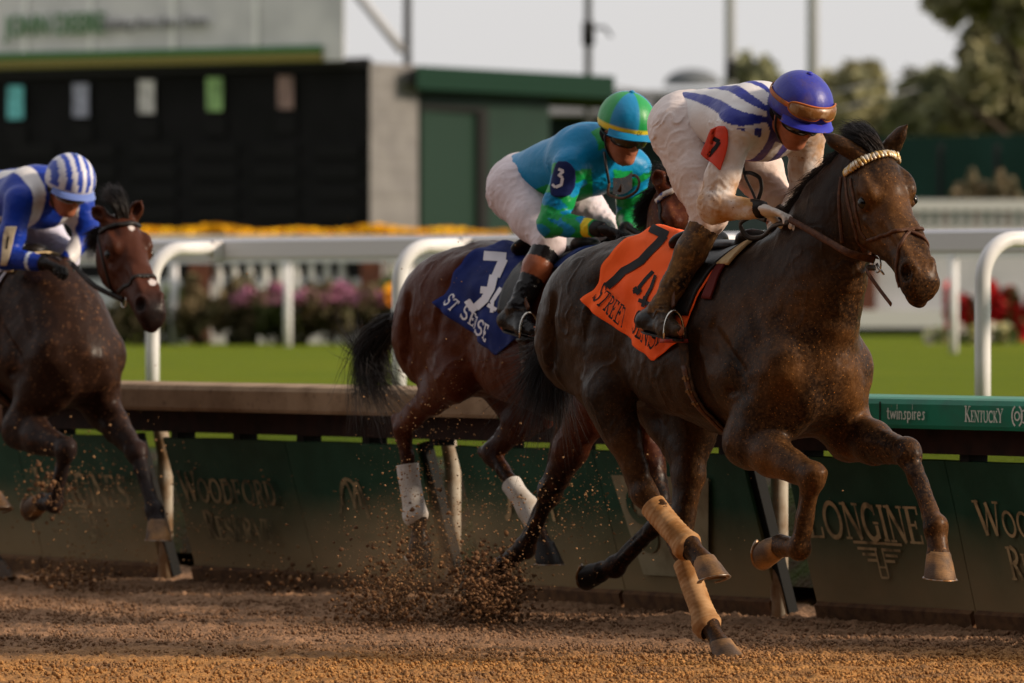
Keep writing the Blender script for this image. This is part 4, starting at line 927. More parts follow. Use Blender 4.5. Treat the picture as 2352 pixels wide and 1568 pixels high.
        fd = unit(ft-(hk if L_['kind'] == 'hind' else kn))
        s.ell(ft, (.046*r, .043*r, .047*r), k=.02); s.ell(ft+back*.022, (.022, .020, .024), k=.015)
        s.cone(ft, co, .036*r, .041*r, k=.02); s.ell(co-unit(co-ft)*.004, (.043, .043, .024), ortho(L_.get('dn', co-ft), L_['toe']), k=.012)
        legs.append((L_, p, back))
    def skin(P):
        n = vnoise(P, .035, 3)*.0022+vnoise(P*np.array([1, 1, 1.6]), .09, 5)*.004
        vn = vnoise(P*np.array([1, 1, .6])+vnoise(P, .05, 11)[:, None]*.02, .085, 8); n = n-.0040*np.exp(-(vn/.07)**2)*np.clip(vnoise(P, .25, 13)+.4, 0, 1)
        xr = P[:, 0]-x0; n = n-.0022*np.sin(xr*105+P[:, 2]*12)*np.clip(1-np.abs(xr-.84)/.22, 0, 1)*np.clip(1-np.abs(P[:, 2]-1.15)/.2, 0, 1)
        return n*np.clip((P[:, 2]-.1)/.5, .3, 1)
    s.rough(skin)
    return dict(s=s, fr=fr, T=T, Hd=Hd, A=A, HL=HL, legs=legs, P0=P0, es=es, el=el, eu=eu)
def horse_objects(H, sp, coat, name_label, group='racehorses galloping on the dirt'):
    s = H['s']; fr = H['fr']; V, F = s.mesh()
    root = empty('racehorse', fr.O, RZ); tag(root, name_label, 'horse', group)
    Vz = V[:, 2]
    att = sp['attrs'](V, H)
    body = mesh_obj('body', V, F, coat, root, attrs=att)
    hd = H['Hd']
    for sd in (-1, 1):
        mb = MB(); c = hd(.340, sd*.0865, -.033)
        th = np.linspace(0, math.pi, 13); ph = np.linspace(0, 2*math.pi, 25)
        G = np.array([[c+.0235*(math.sin(a)*math.cos(b)*H['es']+math.sin(a)*math.sin(b)*H['eu']*.85+math.cos(a)*H['el']*.8) for b in ph] for a in th])
        mb.grid(G); mb.build('eye', EYE, root)
    for (L_, p, back) in H['legs']:
        ft, co = p[2], p[3]; toe = np.array(L_['toe'], float); dn = unit(L_.get('dn', co-ft))
        hv, hf, sv, sf = hoof_verts(co-dn*.006, dn, toe, L_.get('hs', 1.0))
        ho = mesh_obj('hoof', hv, hf, sp.get('hoof', HOOF), root); mesh_obj('horseshoe', sv, sf, SHOE, ho)
        if 'wrap' in L_:
            hk = p[1]; a, b, r1, r2, mat = L_['wrap']; q0 = hk+(ft-hk)*a; q1 = hk+(ft-hk)*b; bb = back*1.6
            pts = [q0+bb*.006, hk+(ft-hk)*(a*.6+b*.4)+bb*.008, hk+(ft-hk)*.86+bb*.006, ft+bb*.006, ft+(co-ft)*L_.get('wend', .25)+bb*.004]
            vv, ff = wrap_mesh(pts, amp=(.0004 if 'white' in mat.name else .0014), rad= [r1*.97, r1*.93, r1*.98, r2, .043], seed=int(ft[0]*100) % 50)
            tag(mesh_obj('leg_bandage', vv, ff, mat, root), L_.get('wlabel'))
    return root, body
# ---- the leading horse, number 7
LATP = .04
O7 = np.array([(1660-U0)/FPX*26.54, 26.54, 0])-LATP*LF
fr7 = Frame(O7)
def rows(c, n): return np.tile(np.array(lin(*c)[:3]), (n, 1))
def darken_nostril(V, H, C):
    for sd in (-1, 1):
        k = np.clip(1.25-np.linalg.norm(V-H['Hd'](.905, sd*.050, -.040), axis=1)/.026, 0, 1)[:, None]; C = C*(1-k)+np.array(lin(16, 11, 10)[:3])*k
    return C
def attrs7(V, H):
    x0 = -.9; x = V[:, 0]-x0
    front = np.clip((x-1.15)/.45, 0, 1); low = np.clip((1.0-V[:, 2])/.5, 0, 1)
    face = np.clip((x-1.75)/.2, 0, 1)
    dust = np.clip(.22+.75*front*np.clip((1.75-V[:, 2])/.5, 0, 1)+.45*low+.6*face, 0, 1)
    neckside = np.clip((V[:, 2]-1.35)/.2, 0, 1)*np.clip((x-1.0)/.3, 0, 1)*np.clip(1-face*2, 0, 1)
    dust = dust*(1-.75*neckside)*.78
    C = rows((38, 26, 18), len(V)); C = C*(1-face[:, None]*.0)
    return dict(dust=dust, coat=darken_nostril(V, H, C))
SP7 = dict(x0=-.9, zo=0, poll=(1998, 352, 0), hw=1.2, muzzle=(2138, 636, -.04), roll=.14,
    neck=[(1775, 790, 0, .33), (1845, 695, 0, .27), (1890, 590, 0, .205), (1922, 500, 0, .165), (1965, 412, 0, .125)], yaw=.12,
    earR=((1890, 306, -.16), (-.6, .3, -.7)), earL=((2085, 285, .09), (.2, .95, 0)),
    attrs=attrs7,
    legs=[
     dict(kind='fore', side='R', pts=[(1712, 1012, -.19), (1866, 1095, -.17), (1836, 1258, -.16), (1788, 1254, -.15)], toe=(0, 0, -1), fold=True, dn=(-1, 0, .15)),
     dict(kind='fore', side='L', pts=[(1950, 1000, .17), (2085, 1040, .15), (2149, 1208, .13), (2156, 1276, .12)], toe=(.8, -.35, 0), dn=(-.1, 0, -1)),
     dict(kind='hind', side='R', pts=[(1396, 905, -.21), (1480, 1132, -.15), (1582, 1252, -.12), (1618, 1290, -.11)], toe=(1, 0, -.35), dn=(.30, 0, -.95), wrap=(.22, 1., .053, .060, 'W7')),
     dict(kind='hind', side='L', r=.86, pts=[(1592, 975, .15), (1566, 1255, .09), (1628, 1436, .05), (1657, 1482, .045)], toe=(1, 0, -.15), dn=(.30, 0, -.95), wrap=(.2, 1., .050, .058, 'W7')),
    ])
# ------------------------------------------------------------------ jockeys
SKIN = material('skin', lin(164, 104, 78), .5, noise=(40, lin(140, 84, 62), .35, .7), bump=(220, .0006))
GOGL = material('goggle_lens_smoked', lin(30, 26, 24), .12, coat=.6, noise=(30, lin(96, 70, 44), .5, .75))
def limb_frames(a, b):
    d = unit(b-a); s = unit(np.cross(d, [0, 0, 1.])) if abs(d[2]) < .95 else np.array([0, 1., 0]); return d, s, np.cross(s, d)
def hand_sdf(s, wr, d, n, sd, grow=0., curl=(55, 55, 40), sz=1., spread=0):
    """palm and five separate fingers: d towards the knuckles, n out of the palm, sd towards the thumb"""
    d = unit(d); n = unit(np.asarray(n)-d*(np.asarray(n)@d)); t = np.cross(d, n); t = t if t@np.asarray(sd) > 0 else -t
    A = np.array([d, t, n]); g = grow
    s.ell(wr+d*.045*sz, (.052*sz+g, .038*sz+g, .014*sz+g), A, k=.012); s.cone(wr-d*.03, wr+d*.02, .024+g, .026+g, k=.015, sq=.75, ax=n)
    for i, (off, ln) in enumerate(((.030, .95), (.010, 1.05), (-.011, 1.), (-.031, .8))):
        p = wr+(d*(.086-.004*abs(i-1))+t*off)*sz; ang = math.radians(8 if i == 0 else 14); rr = (.0088 if i < 3 else .0078)*sz+g
        sp = spread*(1.5-i)
        for L_, c in zip((.042*ln, .026*ln, .021*ln), curl):
            q = p+(d*math.cos(ang)+n*math.sin(ang)+t*sp)*L_*sz; s.cone(p, q, rr, rr*.92, k=.004); p = q; ang += math.radians(c); rr *= .94
    p = wr+(d*.022+t*.030+n*.006)*sz; q = p+(d*.028+t*.026+n*.020)*sz; r = q+(d*.030+t*.006+n*.014)*sz
    s.cone(wr+d*.02+t*.014, p, .016*sz+g, .014*sz+g, k=.01); s.cone(p, q, .0125*sz+g, .011*sz+g, k=.006); s.cone(q, r, .0108*sz+g, .0088*sz+g, k=.004)
def bounds(pts, m): P = np.array(pts); return P.min(0)-m, P.max(0)+m
def folds(seed, amp, sc1=.05, stretch=(1, 1, 1)):
    st = np.array(stretch, float)
    def fn(P):
        w = vnoise(P*st, sc1, seed); w2 = vnoise(P*st+w[:, None]*.02, sc1*.5, seed+9)
        return amp*(1-2*np.abs(w))*.6+amp*.5*w2
    return fn
def limb_folds(segs, amp, wl=.035, seed=0):
    """creases running round the limbs, strongest at the joints"""
    def fn(P):
        out = np.zeros(len(P))
        for a, b in segs:
            a, b = np.array(a), np.array(b); L_ = np.linalg.norm(b-a); d = (b-a)/L_
            t = (P-a)@d; rad = np.linalg.norm(P-a-t[:, None]*d, axis=1)
            msk = np.clip(1-np.maximum(0, np.abs(t/L_-.5)-.5)*4, 0, 1)*(rad < .17)
            ph = t/wl+1.3*vnoise(P, .07, seed)+.8*vnoise(P, .03, seed+2)
            js = .45+.55*np.minimum(1, np.abs(t/L_-.5)*2)**1.5
            az = np.exp(-((np.mod(ph, 1)-.5)/.16)**2); out += -amp*msk*js*az*(.35+.65*np.abs(vnoise(P*np.array([1, 1, 1]), .055, seed+6))*1.6)*.8
        return out
    return fn
def build_jockey(fr, jp, label, group='jockeys riding in the race'):
    J = fr.J; q = {k: (J(*v) if len(v) == 3 else np.array(v[:3], float)) for k, v in jp['pts'].items()}
    mir = lambda p: p*np.array([1, -1, 1])
    for k in ('ankle', 'heel', 'toe', 'knee', 'elbow', 'wrist', 'hip', 'sh'):
        if k+'L' not in q: q[k+'L'] = mir(q[k+'R'])
    pel, ch, hd = q['pelvis'], q['chest'], q['head']; org = np.array([pel[0], 0, jp.get('z0', 1.2)])
    root = empty('person', fr.W(org), RZ); tag(root, label, 'jockey', group)
    f = unit(jp['face']); lt = unit(np.array(jp.get('lat', (0, 1, 0)), float)); lt = unit(lt-f*(lt@f)); u = np.cross(f, lt)
    if u[2] < 0: u = -u
    A = np.array([f, lt, u]); tax = unit(ch-pel); HP = lambda a, b, c: hd+f*a+lt*b+u*c
    allp = list(q.values()); lo, hi = bounds(allp, .17); hi[2] += .05; h = jp.get('h', .006)
    mud = jp.get('mud', lambda V, d: np.zeros(len(V)))
    # ---- body: one continuous surface
    s = SDF(lo, hi, h)
    s.ell(HP(-.01, 0, .02), (.094, .074, .10), A, k=.02); s.ell(HP(.03, 0, -.045), (.062, .058, .07), A, k=.03)
    s.ell(HP(.062, 0, -.095), (.026, .028, .022), A, k=.03)                        # chin
    for sd in (-1, 1):
        s.ell(HP(.045, sd*.043, -.02), (.03, .02, .02), A, k=.015)              # cheekbone
        s.ell(HP(-.005, sd*.074, -.012), (.020, .009, .030), A, k=.006)          # ear
        s.cone(HP(.0, sd*.058, -.06), HP(.055, sd*.025, -.100), .016, .014, k=.02)
        s.ell(HP(.078, sd*.034, .012), (.020, .014, .011), A, k=.008, sub=True)  # eye hollow
        s.ell(HP(.070, sd*.034, .011), (.014, .013, .011), A, k=.004)
    s.cone(HP(.082, 0, .02), HP(.108, 0, -.026), .009, .013, k=.012); s.ell(HP(.098, 0, -.030), (.012, .017, .009), A, k=.008)
    s.ell(HP(.086, 0, -.058), (.010, .022, .006), A, k=.006); s.ell(HP(.083, 0, -.068), (.010, .019, .006), A, k=.006)
    s.ell(HP(.094, 0, -.0635), (.008, .022, .0018), A, k=.003, sub=True)
    nb = ch+tax*.12+np.array([0, 0, .02])
    s.cone(nb, HP(-.03, 0, -.05), .058, .05, k=.03)
    s.cone(pel, ch, .10, .125, k=.04, sq=1.2); s.cone(q['shR'], q['shL'], .05, .05, k=.05)
    for c in 'RL':
        s.chain([(q['sh'+c], .046), (q['elbow'+c], .038), (q['wrist'+c], .026)], k=.02)
        s.chain([(q['hip'+c], .085), (q['knee'+c], .052), (q['ankle'+c], .036)], k=.03)
        s.cone(q['heel'+c], q['toe'+c], .028, .026, k=.02); s.cone(q['ankle'+c], q['heel'+c], .033, .028, k=.02)
        hp = jp['hands'][c]; hand_sdf(s, q['wrist'+c], hp[0], hp[1], hp[2], 0., hp[3] if len(hp) > 3 else (55, 55, 40))
    V, F = s.mesh(); mesh_obj('body', V-org, F, SKIN, root)
    # ---- jersey
    s = SDF(lo, hi, h); wr = jp.get('sleeve_end', .93)
    s.cone(pel+tax*.04, ch, .135, .150, k=.05, sq=1.18); s.ell(ch+tax*.03, (.14, .19, .135), [tax, [0, 1, 0], np.cross(tax, [0, 1, 0])], k=.05)
    s.cone(nb-tax*.05, nb+(hd-nb)*.3, .085, .064, k=.03)
    for c in 'RL':
        s.cone(ch+tax*.03, q['sh'+c], .09, .070, k=.06); w_ = q['elbow'+c]+(q['wrist'+c]-q['elbow'+c])*wr
        s.chain([(q['sh'+c], .068), (q['sh'+c]*.4+q['elbow'+c]*.6, .062), (q['elbow'+c], .055), (w_, .038)], k=.03)
    s.clip(pel+tax*jp.get('hem', .03), jp['hem_n'])
    s.rough(folds(jp['seed'], .0045, .11, (1, 1, 1))); s.rough(limb_folds([(q['shR'], q['elbowR']), (q['elbowR'], q['wristR']), (q['shL'], q['elbowL'])], .006, .034, jp['seed']))
    V, F = s.mesh(); d = dict(q); d.update(tax=tax, A=A)
    mesh_obj('jersey', V-org, F, jp['jersey_mat'], root, attrs=dict(col=jp['jersey_col'](V, d), mud=mud(V, d)))
    js = s
    # ---- breeches
    s = SDF(lo, hi, h)
    s.ell(pel, (.150, .168, .140), [tax, [0, 1, 0], np.cross(tax, [0, 1, 0])], k=.04)
    for c in 'RL':
        kn = q['knee'+c]; an = q['ankle'+c]; s.cone(pel+(q['hip'+c]-pel)*.8, q['hip'+c], .13, .118, k=.05)
        s.chain([(q['hip'+c], .120), (q['hip'+c]*.45+kn*.55, .094), (kn, .064), (kn+(an-kn)*.16, .055)], k=.03)
    s.rough(limb_folds([(q['hipR'], q['kneeR']), (q['hipL'], q['kneeL'])], .008, .04, jp['seed']+4)); s.rough(folds(jp['seed']+3, .003, .06))
    V, F = s.mesh(); mesh_obj('breeches', V-org, F, jp['pants_mat'], root, attrs=dict(col=jp['pants_col'](V, d), mud=mud(V, d)))
    # ---- boots
    for c in 'RL':
        kn, an, he, to = [q[k+c] for k in ('knee', 'ankle', 'heel', 'toe')]
        l2, h2 = bounds([kn, an, he, to], .1); s = SDF(l2, h2, min(h, .005)); bd = unit(an-kn); fo = unit(to-he)
        t0 = kn+(an-kn)*.09; s.chain([(t0, .062), (kn*.6+an*.4, .060), (kn*.25+an*.75, .046), (an, .043)], k=.02)
        s.cone(an, he+(0, 0, .012), .042, .036, k=.02); s.cone(he+(0, 0, .008), he*.3+to*.7, .036, .038, k=.02, sq=.9)
        s.cone(an*.5+(he*.3+to*.7)*.5+np.array([0, 0, .0]), he*.3+to*.7, .034, .036, k=.025); s.cone(he*.3+to*.7, to, .038, .026, k=.015)
        s.clip(t0+bd*.01, -bd); s.rough(limb_folds([(kn*.3+an*.7, an*.6+he*.4)], .007, .03, jp['seed']+7)); s.rough(folds(jp['seed']+5, .002, .03))
        sol = min(he[2], to[2])-.036
        V, F = s.mesh(); bo = mesh_obj('boot', V-org, F, jp['boot_mat'], root, attrs=dict(col=jp['boot_col'](V, kn, an, he, to), mud=np.clip(1.05-.8*(V[:, 2] < an[2]-.02)-.9*np.clip(((kn[0]+(an-kn)[0]*np.clip((V-kn)@(an-kn)/((an-kn)@(an-kn)), 0, 1))-V[:, 0])/.06+.25, 0, 1), 0, 1)))
        so = MB(); G = []
        sdv = unit(np.cross(fo, [0, 0, 1])); 
        for i in range(17):
            t = i/16; w_ = .030*math.sin(math.pi*min(1, t*3.2)/2)*(1-.45*max(0, t-.7)/.3)**.8 if t < 1 else .004
            p = he*(1-t)+to*t-fo*.030+fo*.062*t-np.array([0, 0, .036])+org*0; G.append([p-sdv*w_, p+sdv*w_])
        G = np.array(G); th = np.array([0, 0, .008]); top = G+th
        V = np.concatenate([G.reshape(-1, 3), top.reshape(-1, 3)])-org; n2 = len(G)*2; F = []
        for i in range(len(G)-1):
            a = 2*i; F += [(a, a+1, a+3, a+2), (n2+a, n2+a+2, n2+a+3, n2+a+1), (a, a+2, n2+a+2, n2+a), (a+1, n2+a+1, n2+a+3, a+3)]
        F += [(0, n2, n2+1, 1), (n2-2, n2-1, 2*n2-1, 2*n2-2)]
        mesh_obj('sole', V, F, BLK, bo, smooth=False)
    # ---- gloves
    for c in 'RL':
        hp = jp['hands'][c]; W_ = q['wrist'+c]; l2, h2 = bounds([W_, W_+unit(hp[0])*.1], .11); s = SDF(l2, h2, .0035)
        hand_sdf(s, W_, hp[0], hp[1], hp[2], .0022, hp[3] if len(hp) > 3 else (55, 55, 40))
        s.clip(W_-unit(hp[0])*.02, -unit(hp[0])); V, F = s.mesh()
        mesh_obj('glove', V-org, F, jp['glove_mat'], root, attrs=dict(col=jp['glove_col'](V, W_, hp)))
        d_, s_, n_ = limb_frames(W_-unit(hp[0])*.045, W_+unit(hp[0])*.015); mb = MB()
        mb.tube([W_-d_*.045-org, W_-d_*.03-org, W_-org, W_+d_*.018-org], [.031, .0345, .0345, .032], 24, sq=1., nrm=s_); mb.build('glove_cuff', jp['cuff_mat'], root)
    # ---- helmet with its cover, peak and button
    hc = HP(.004, 0, jp.get('hup', .045)); R = np.array(jp.get('hr', (.136, .116, .121))); tilt = jp.get('htilt', .12)
    hf = unit(f*math.cos(tilt)+u*math.sin(tilt)); hu = np.cross(hf, lt); hu = hu if hu@u > 0 else -hu
    hel = []; nu, nv = 72, 26
    for i in range(nv+1):
        th = math.radians(108)*i/nv; row = []
        for j in range(nu):
            ph = 2*math.pi*j/nu; w_ = 1+.012*math.cos(3*ph)*math.sin(th)**2*0+.006*math.sin(14*ph+2*math.sin(3*ph))*math.sin(th)*(i/nv)
            row.append(hc+(hf*math.cos(ph)*R[0]+lt*math.sin(ph)*R[1])*math.sin(th)*w_+hu*R[2]*math.cos(th))
        hel.append(row)
    hel.append([p+(hc-p)*.12 for p in hel[-1]]); G = np.array(hel); Vh = G.reshape(-1, 3); m_ = len(G)
    F = [(i*nu+j, i*nu+(j+1) % nu, (i+1)*nu+(j+1) % nu, (i+1)*nu+j)[::-1] for i in range(m_-1) for j in range(nu)]
    loc = np.stack([(Vh-hc)@hf/R[0], (Vh-hc)@lt/R[1], (Vh-hc)@hu/R[2]], 1)
    helm = mesh_obj('helmet', Vh-org, F, jp['helmet_mat'], root, attrs=dict(col=jp['helmet_col'](loc)))
    ell_pt = lambda ph, el, k=1.0: hc+k*((hf*math.cos(ph)*R[0]+lt*math.sin(ph)*R[1])*math.cos(el)+hu*R[2]*math.sin(el))
    # peak
    top = []; pk = jp.get('peak', .034)
    for i in range(7):
        row = []
        for j in range(25):
            ph = math.radians(-68+136*j/24); e = math.cos(math.radians((j-12)*7.3))**.8; k = i/6
            p = ell_pt(ph, -.20, 1.0)+unit(hf*math.cos(ph)+lt*math.sin(ph)*.8)*pk*e*k-hu*(.010*k+.016*k*k*(.4+.6*abs(math.sin(ph))))
            row.append(p)
        top.append(row)
    G = np.array(top); mb = MB(); mb.grid(G-org); mb.grid((G-hu*.004-org)[:, ::-1])
    e = G[-1]; mb.tube(e-hu*.002-org, .0028, 8); mb.build('peak', jp['peak_mat'], helm)
    mb = MB(); mb.tube([ell_pt(0, math.pi/2, 1)-org-hu*.003, ell_pt(0, math.pi/2, 1)+hu*.004-org, ell_pt(0, math.pi/2, 1)+hu*.008-org], [.013, .012, .005], 14); mb.build('button', jp['peak_mat'], helm)
    def band(el0, tl, k, wd, th, mat, name, ph0=0, ph1=360, parent=helm):
        P = []; N = []
        for j in range(73):
            ph = math.radians(ph0+(ph1-ph0)*j/72); el = el0+tl*math.cos(ph); p = ell_pt(ph, el, k); P.append(p); N.append(unit((p-hc)/R**0))
        V, F = ribbon(P, N, wd, th); return mesh_obj(name, np.array(V)-org, F, mat, parent)
    def goggle(el0, tl, k, mat_frame, mat_lens, mat_band, name, hgt=.044, base=ell_pt, span=62):
        g = MB(); P = []
        lens = []; 
        for i in range(9):
            row = []
            for j in range(49):
                x = -1+2*j/48; ph = math.radians(span*x); yy = (1-i/4)*.5
                sh = (1-abs(x)**5)**.5*.94+.06; nose = .34*math.exp(-(x/.13)**2) if i > 4 else 0
                el = el0+tl*math.cos(ph)+(yy*sh*hgt*(1-(nose*(i-4)/4)*1.9))/.12
                bul = .014*(1-x**4)*(1-(1-i/4)**4*.55)
                row.append(base(ph, el, k)+unit(hf*math.cos(ph)+lt*math.sin(ph))*bul)
            lens.append(row)
        G = np.array(lens); gg = MB(); gg.grid(G-org)
        ring = np.concatenate([G[0], G[1:, -1], G[-1][::-1][1:], G[1:-1, 0][::-1], G[:1, 0]])
        fm = MB(); fm.tube(ring-org, .0042, 8, cap=False); fm.grid((G-org)*1.0-hf*.006)
        go = fm.build(name, mat_frame, root); gg.build('lens', mat_lens, go)
        P = []; N = []
        for j in range(49):
            ph = math.radians(span-4+(360-2*span+8)*j/48); p = base(ph, el0+tl*math.cos(ph), k+.01); P.append(p); N.append(unit(p-hc))
        V, F = ribbon(P, N, .018, .003); mesh_obj('strap', np.array(V)-org, F, mat_band, go)
        return go
    face_pt = lambda ph, el, k: HP(0, 0, .012)+k*((f*math.cos(ph)*.098+lt*math.sin(ph)*.079)*math.cos(el)+u*.1*math.sin(el))
    # chin strap
    mb = MB()
    for sd in (-1, 1):
        P = smooth_path([HP(.0, sd*.088, .0), HP(.01, sd*.080, -.05), HP(.035, sd*.052, -.10), HP(.055, 0, -.124)], 14)
        V, F = ribbon(P, [unit(p-HP(0, 0, -.03)) for p in P], .014, .003); mb.add(np.array(V)-org, F)
    mb.build('chin_strap', BLK, helm)
    hr = jp.get('hair')
    if hr:
        sh_ = SDF(*bounds([HP(-.05, 0, 0)], .15), .006); sh_.ell(HP(-.045, 0, -.018), (.066, .078, .062), A, k=.02); sh_.clip(HP(0, 0, .02), u); sh_.clip(HP(-.012, 0, 0), f)
        sh_.rough(folds(3, .004, .02)); V, F = sh_.mesh(); mesh_obj('hair', V-org, F, hr, root)
    return dict(root=root, org=org, q=q, helm=helm, band=band, goggle=goggle, face_pt=face_pt, ell_pt=ell_pt, HP=HP, js=js, hc=hc, hu=hu, hf=hf, lt=lt, R=R, A=A, f=f, u=u)
# ---- materials shared by silks, boots and gloves: a colour attribute, mud where it was thrown
def cloth_mat(name, rough=.6, mudcol=(172, 128, 82), wr=.0012, spec=.3, sheen=.0):
    return material(name, None, rough, attr='col', spec=spec, sheen=sheen, bump=[(38, wr*2.2, (1, 1, 1)), (420, .0004)],
        dust=[(lin(*mudcol), 11, .33, .66, 'mud'), (lin(*mudcol), 34, .50, .80, 'mud'), (lin(124, 86, 52), 80, .66, .72, 'mud')])
def rows(c, n): return np.tile(np.array(lin(*c)[:3]), (n, 1))
def seg_dist(P, a, b):
    ba = b-a; t = np.clip(((P-a)@ba)/(ba@ba), 0, 1); return np.linalg.norm(P-a-t[:, None]*ba, axis=1), t
WHITE = (208, 205, 206); BLUE = (34, 44, 136)
def jersey7(V, d):
    C = rows(WHITE, len(V)); tax = d['tax']; nrm = np.cross(tax, [0, 1, 0]); nrm = nrm if nrm[2] > 0 else -nrm
    r = V-d['pelvis']; y = r[:, 1]; hgt = r@nrm
    ps = np.degrees(np.arctan2(-y, hgt)); al = r@tax/np.linalg.norm(d['chest']-d['pelvis'])
    aps = np.abs(ps); st = (np.abs(aps-(28+45*al)) < 7.5) | ((np.abs(aps-(-11+53*al)) < 7.5) & (al > .2)) | ((np.abs(aps-17) < 6) & (al > .88))
    st = st & (hgt > -.035); st = st | ((hgt < -.035) & (np.abs(np.mod(y+.239, .078)-.039) < .018) & (al > .55)); st = st & (al > -.3)
    da, ta = seg_dist(V, d['shR'], d['elbowR']); db, tb = seg_dist(V, d['shL'], d['elbowL'])
    arm = ((da < .098) & (ta > .04)) | ((db < .098) & (tb > .04)) | ((seg_dist(V, d['elbowR'], d['wristR'])[0] < .08)) | ((seg_dist(V, d['elbowL'], d['wristL'])[0] < .07) & (hgt < -.12))
    st = st & ~arm; C[st] = lin(*BLUE)[:3]
    nd = np.linalg.norm(V-(d['head']*.45+d['chest']*.55), axis=1)
    C[(nd < .10) & (hgt > -.3) & (np.linalg.norm(V-d['head'], axis=1) < .15)] = lin(40, 46, 120)[:3]
    return C
def mud7(V, d):
    da, ta = seg_dist(V, d['elbowR'], d['wristR']); a = np.clip(1.35-da/.12, 0, 1)*1.3
    db, tb = seg_dist(V, d['shL'], d['elbowL']); b = np.clip(1.4-db/.10, 0, 1)*1.2
    dc, tc = seg_dist(V, d['shR'], d['elbowR']); c = np.clip(1.2-dc/.1, 0, 1)*np.clip(tc*1.2, 0, .9)
    fr_ = np.clip(((d['chest'][2]-.02)-V[:, 2])/.08, 0, 1)*np.clip((V[:, 0]-d['pelvis'][0]-.1)/.1, 0, 1)*.3
    low = np.clip((d['pelvis'][2]-.12-V[:, 2])/.2, 0, .5)
    return np.maximum.reduce([a, b, c, fr_, low])
def boot7(V, kn, an, he, to):
    C = rows((24, 22, 24), len(V)); t = ((V-kn)@(an-kn))/((an-kn)@(an-kn)); C[t < .36] = lin(52, 38, 30)[:3]; return C
SILK7 = cloth_mat('striped_silk', .45); PANT7 = cloth_mat('white_breeches', .6, (170, 128, 92))
BOOT7 = material('muddy_boot_leather', None, .28, attr='col', bump=[(160, .0006), (24, .002)], dust=[(lin(98, 72, 42), 12, .36, .60, 'mud'), (lin(120, 88, 50), 70, .5, .7, 'mud')])
GLOV7 = cloth_mat('glove_fabric', .7)
def helm_mat(name, mud=.0):
    return material(name, None, .42, attr='col', spec=.4, bump=(60, .0012), dust=[(lin(96, 74, 70), 9, .52, .85, None), (lin(84, 62, 54), 70, .64, .69, None)] if mud else None)
def uni(c): return lambda V, *a: rows(c, len(V))
B7 = (40, 44, 146)
J7 = dict(z0=1.19, seed=11, hup=.052, h=.0055, face=(.84, -.04, -.54), htilt=.10, hem=.0, hem_n=(-.78, 0, -.55), sleeve_end=.86,
  pts=dict(pelvis=(1583, 288, 0), chest=(1738, 278, 0), head=(1828, 262, 0), shR=(1694, 292, -.165), shL=(1856, 292, .165),
    elbowR=(1637, 477, -.25), wristR=(1745, 480, -.17), elbowL=(1847, 452, .21), wristL=(1800, 494, .06),
    hipR=(1567, 302, -.115), hipL=(1684, 300, .115), kneeR=(1630, 497, -.17), kneeL=(1787, 466, .18),
    ankleR=(1520, 706, -.335), heelR=(1482, 743, -.35), toeR=(1556, 760, -.345)),
  hands=dict(R=((.80, .36, -.16), (.1, -.2, -1), (0, 1, .2), (20, 35, 30)), L=((.75, -.4, -.3), (0, 0, -1), (0, -1, .3))),
  jersey_mat=SILK7, jersey_col=jersey7, pants_mat=PANT7, pants_col=uni((206, 194, 192)), boot_mat=BOOT7, boot_col=boot7, mud=mud7,
  glove_mat=GLOV7, glove_col=uni((200, 190, 182)), cuff_mat=BLK, helmet_mat=helm_mat('blue_helmet_cover', 1), helmet_col=lambda L: rows(B7, len(L)),
  peak_mat=material('blue_peak', lin(48, 52, 165), .4, noise=(30, lin(110, 76, 60), .6, .8)), hair=material('dark_hair', lin(20, 15, 13), .7))
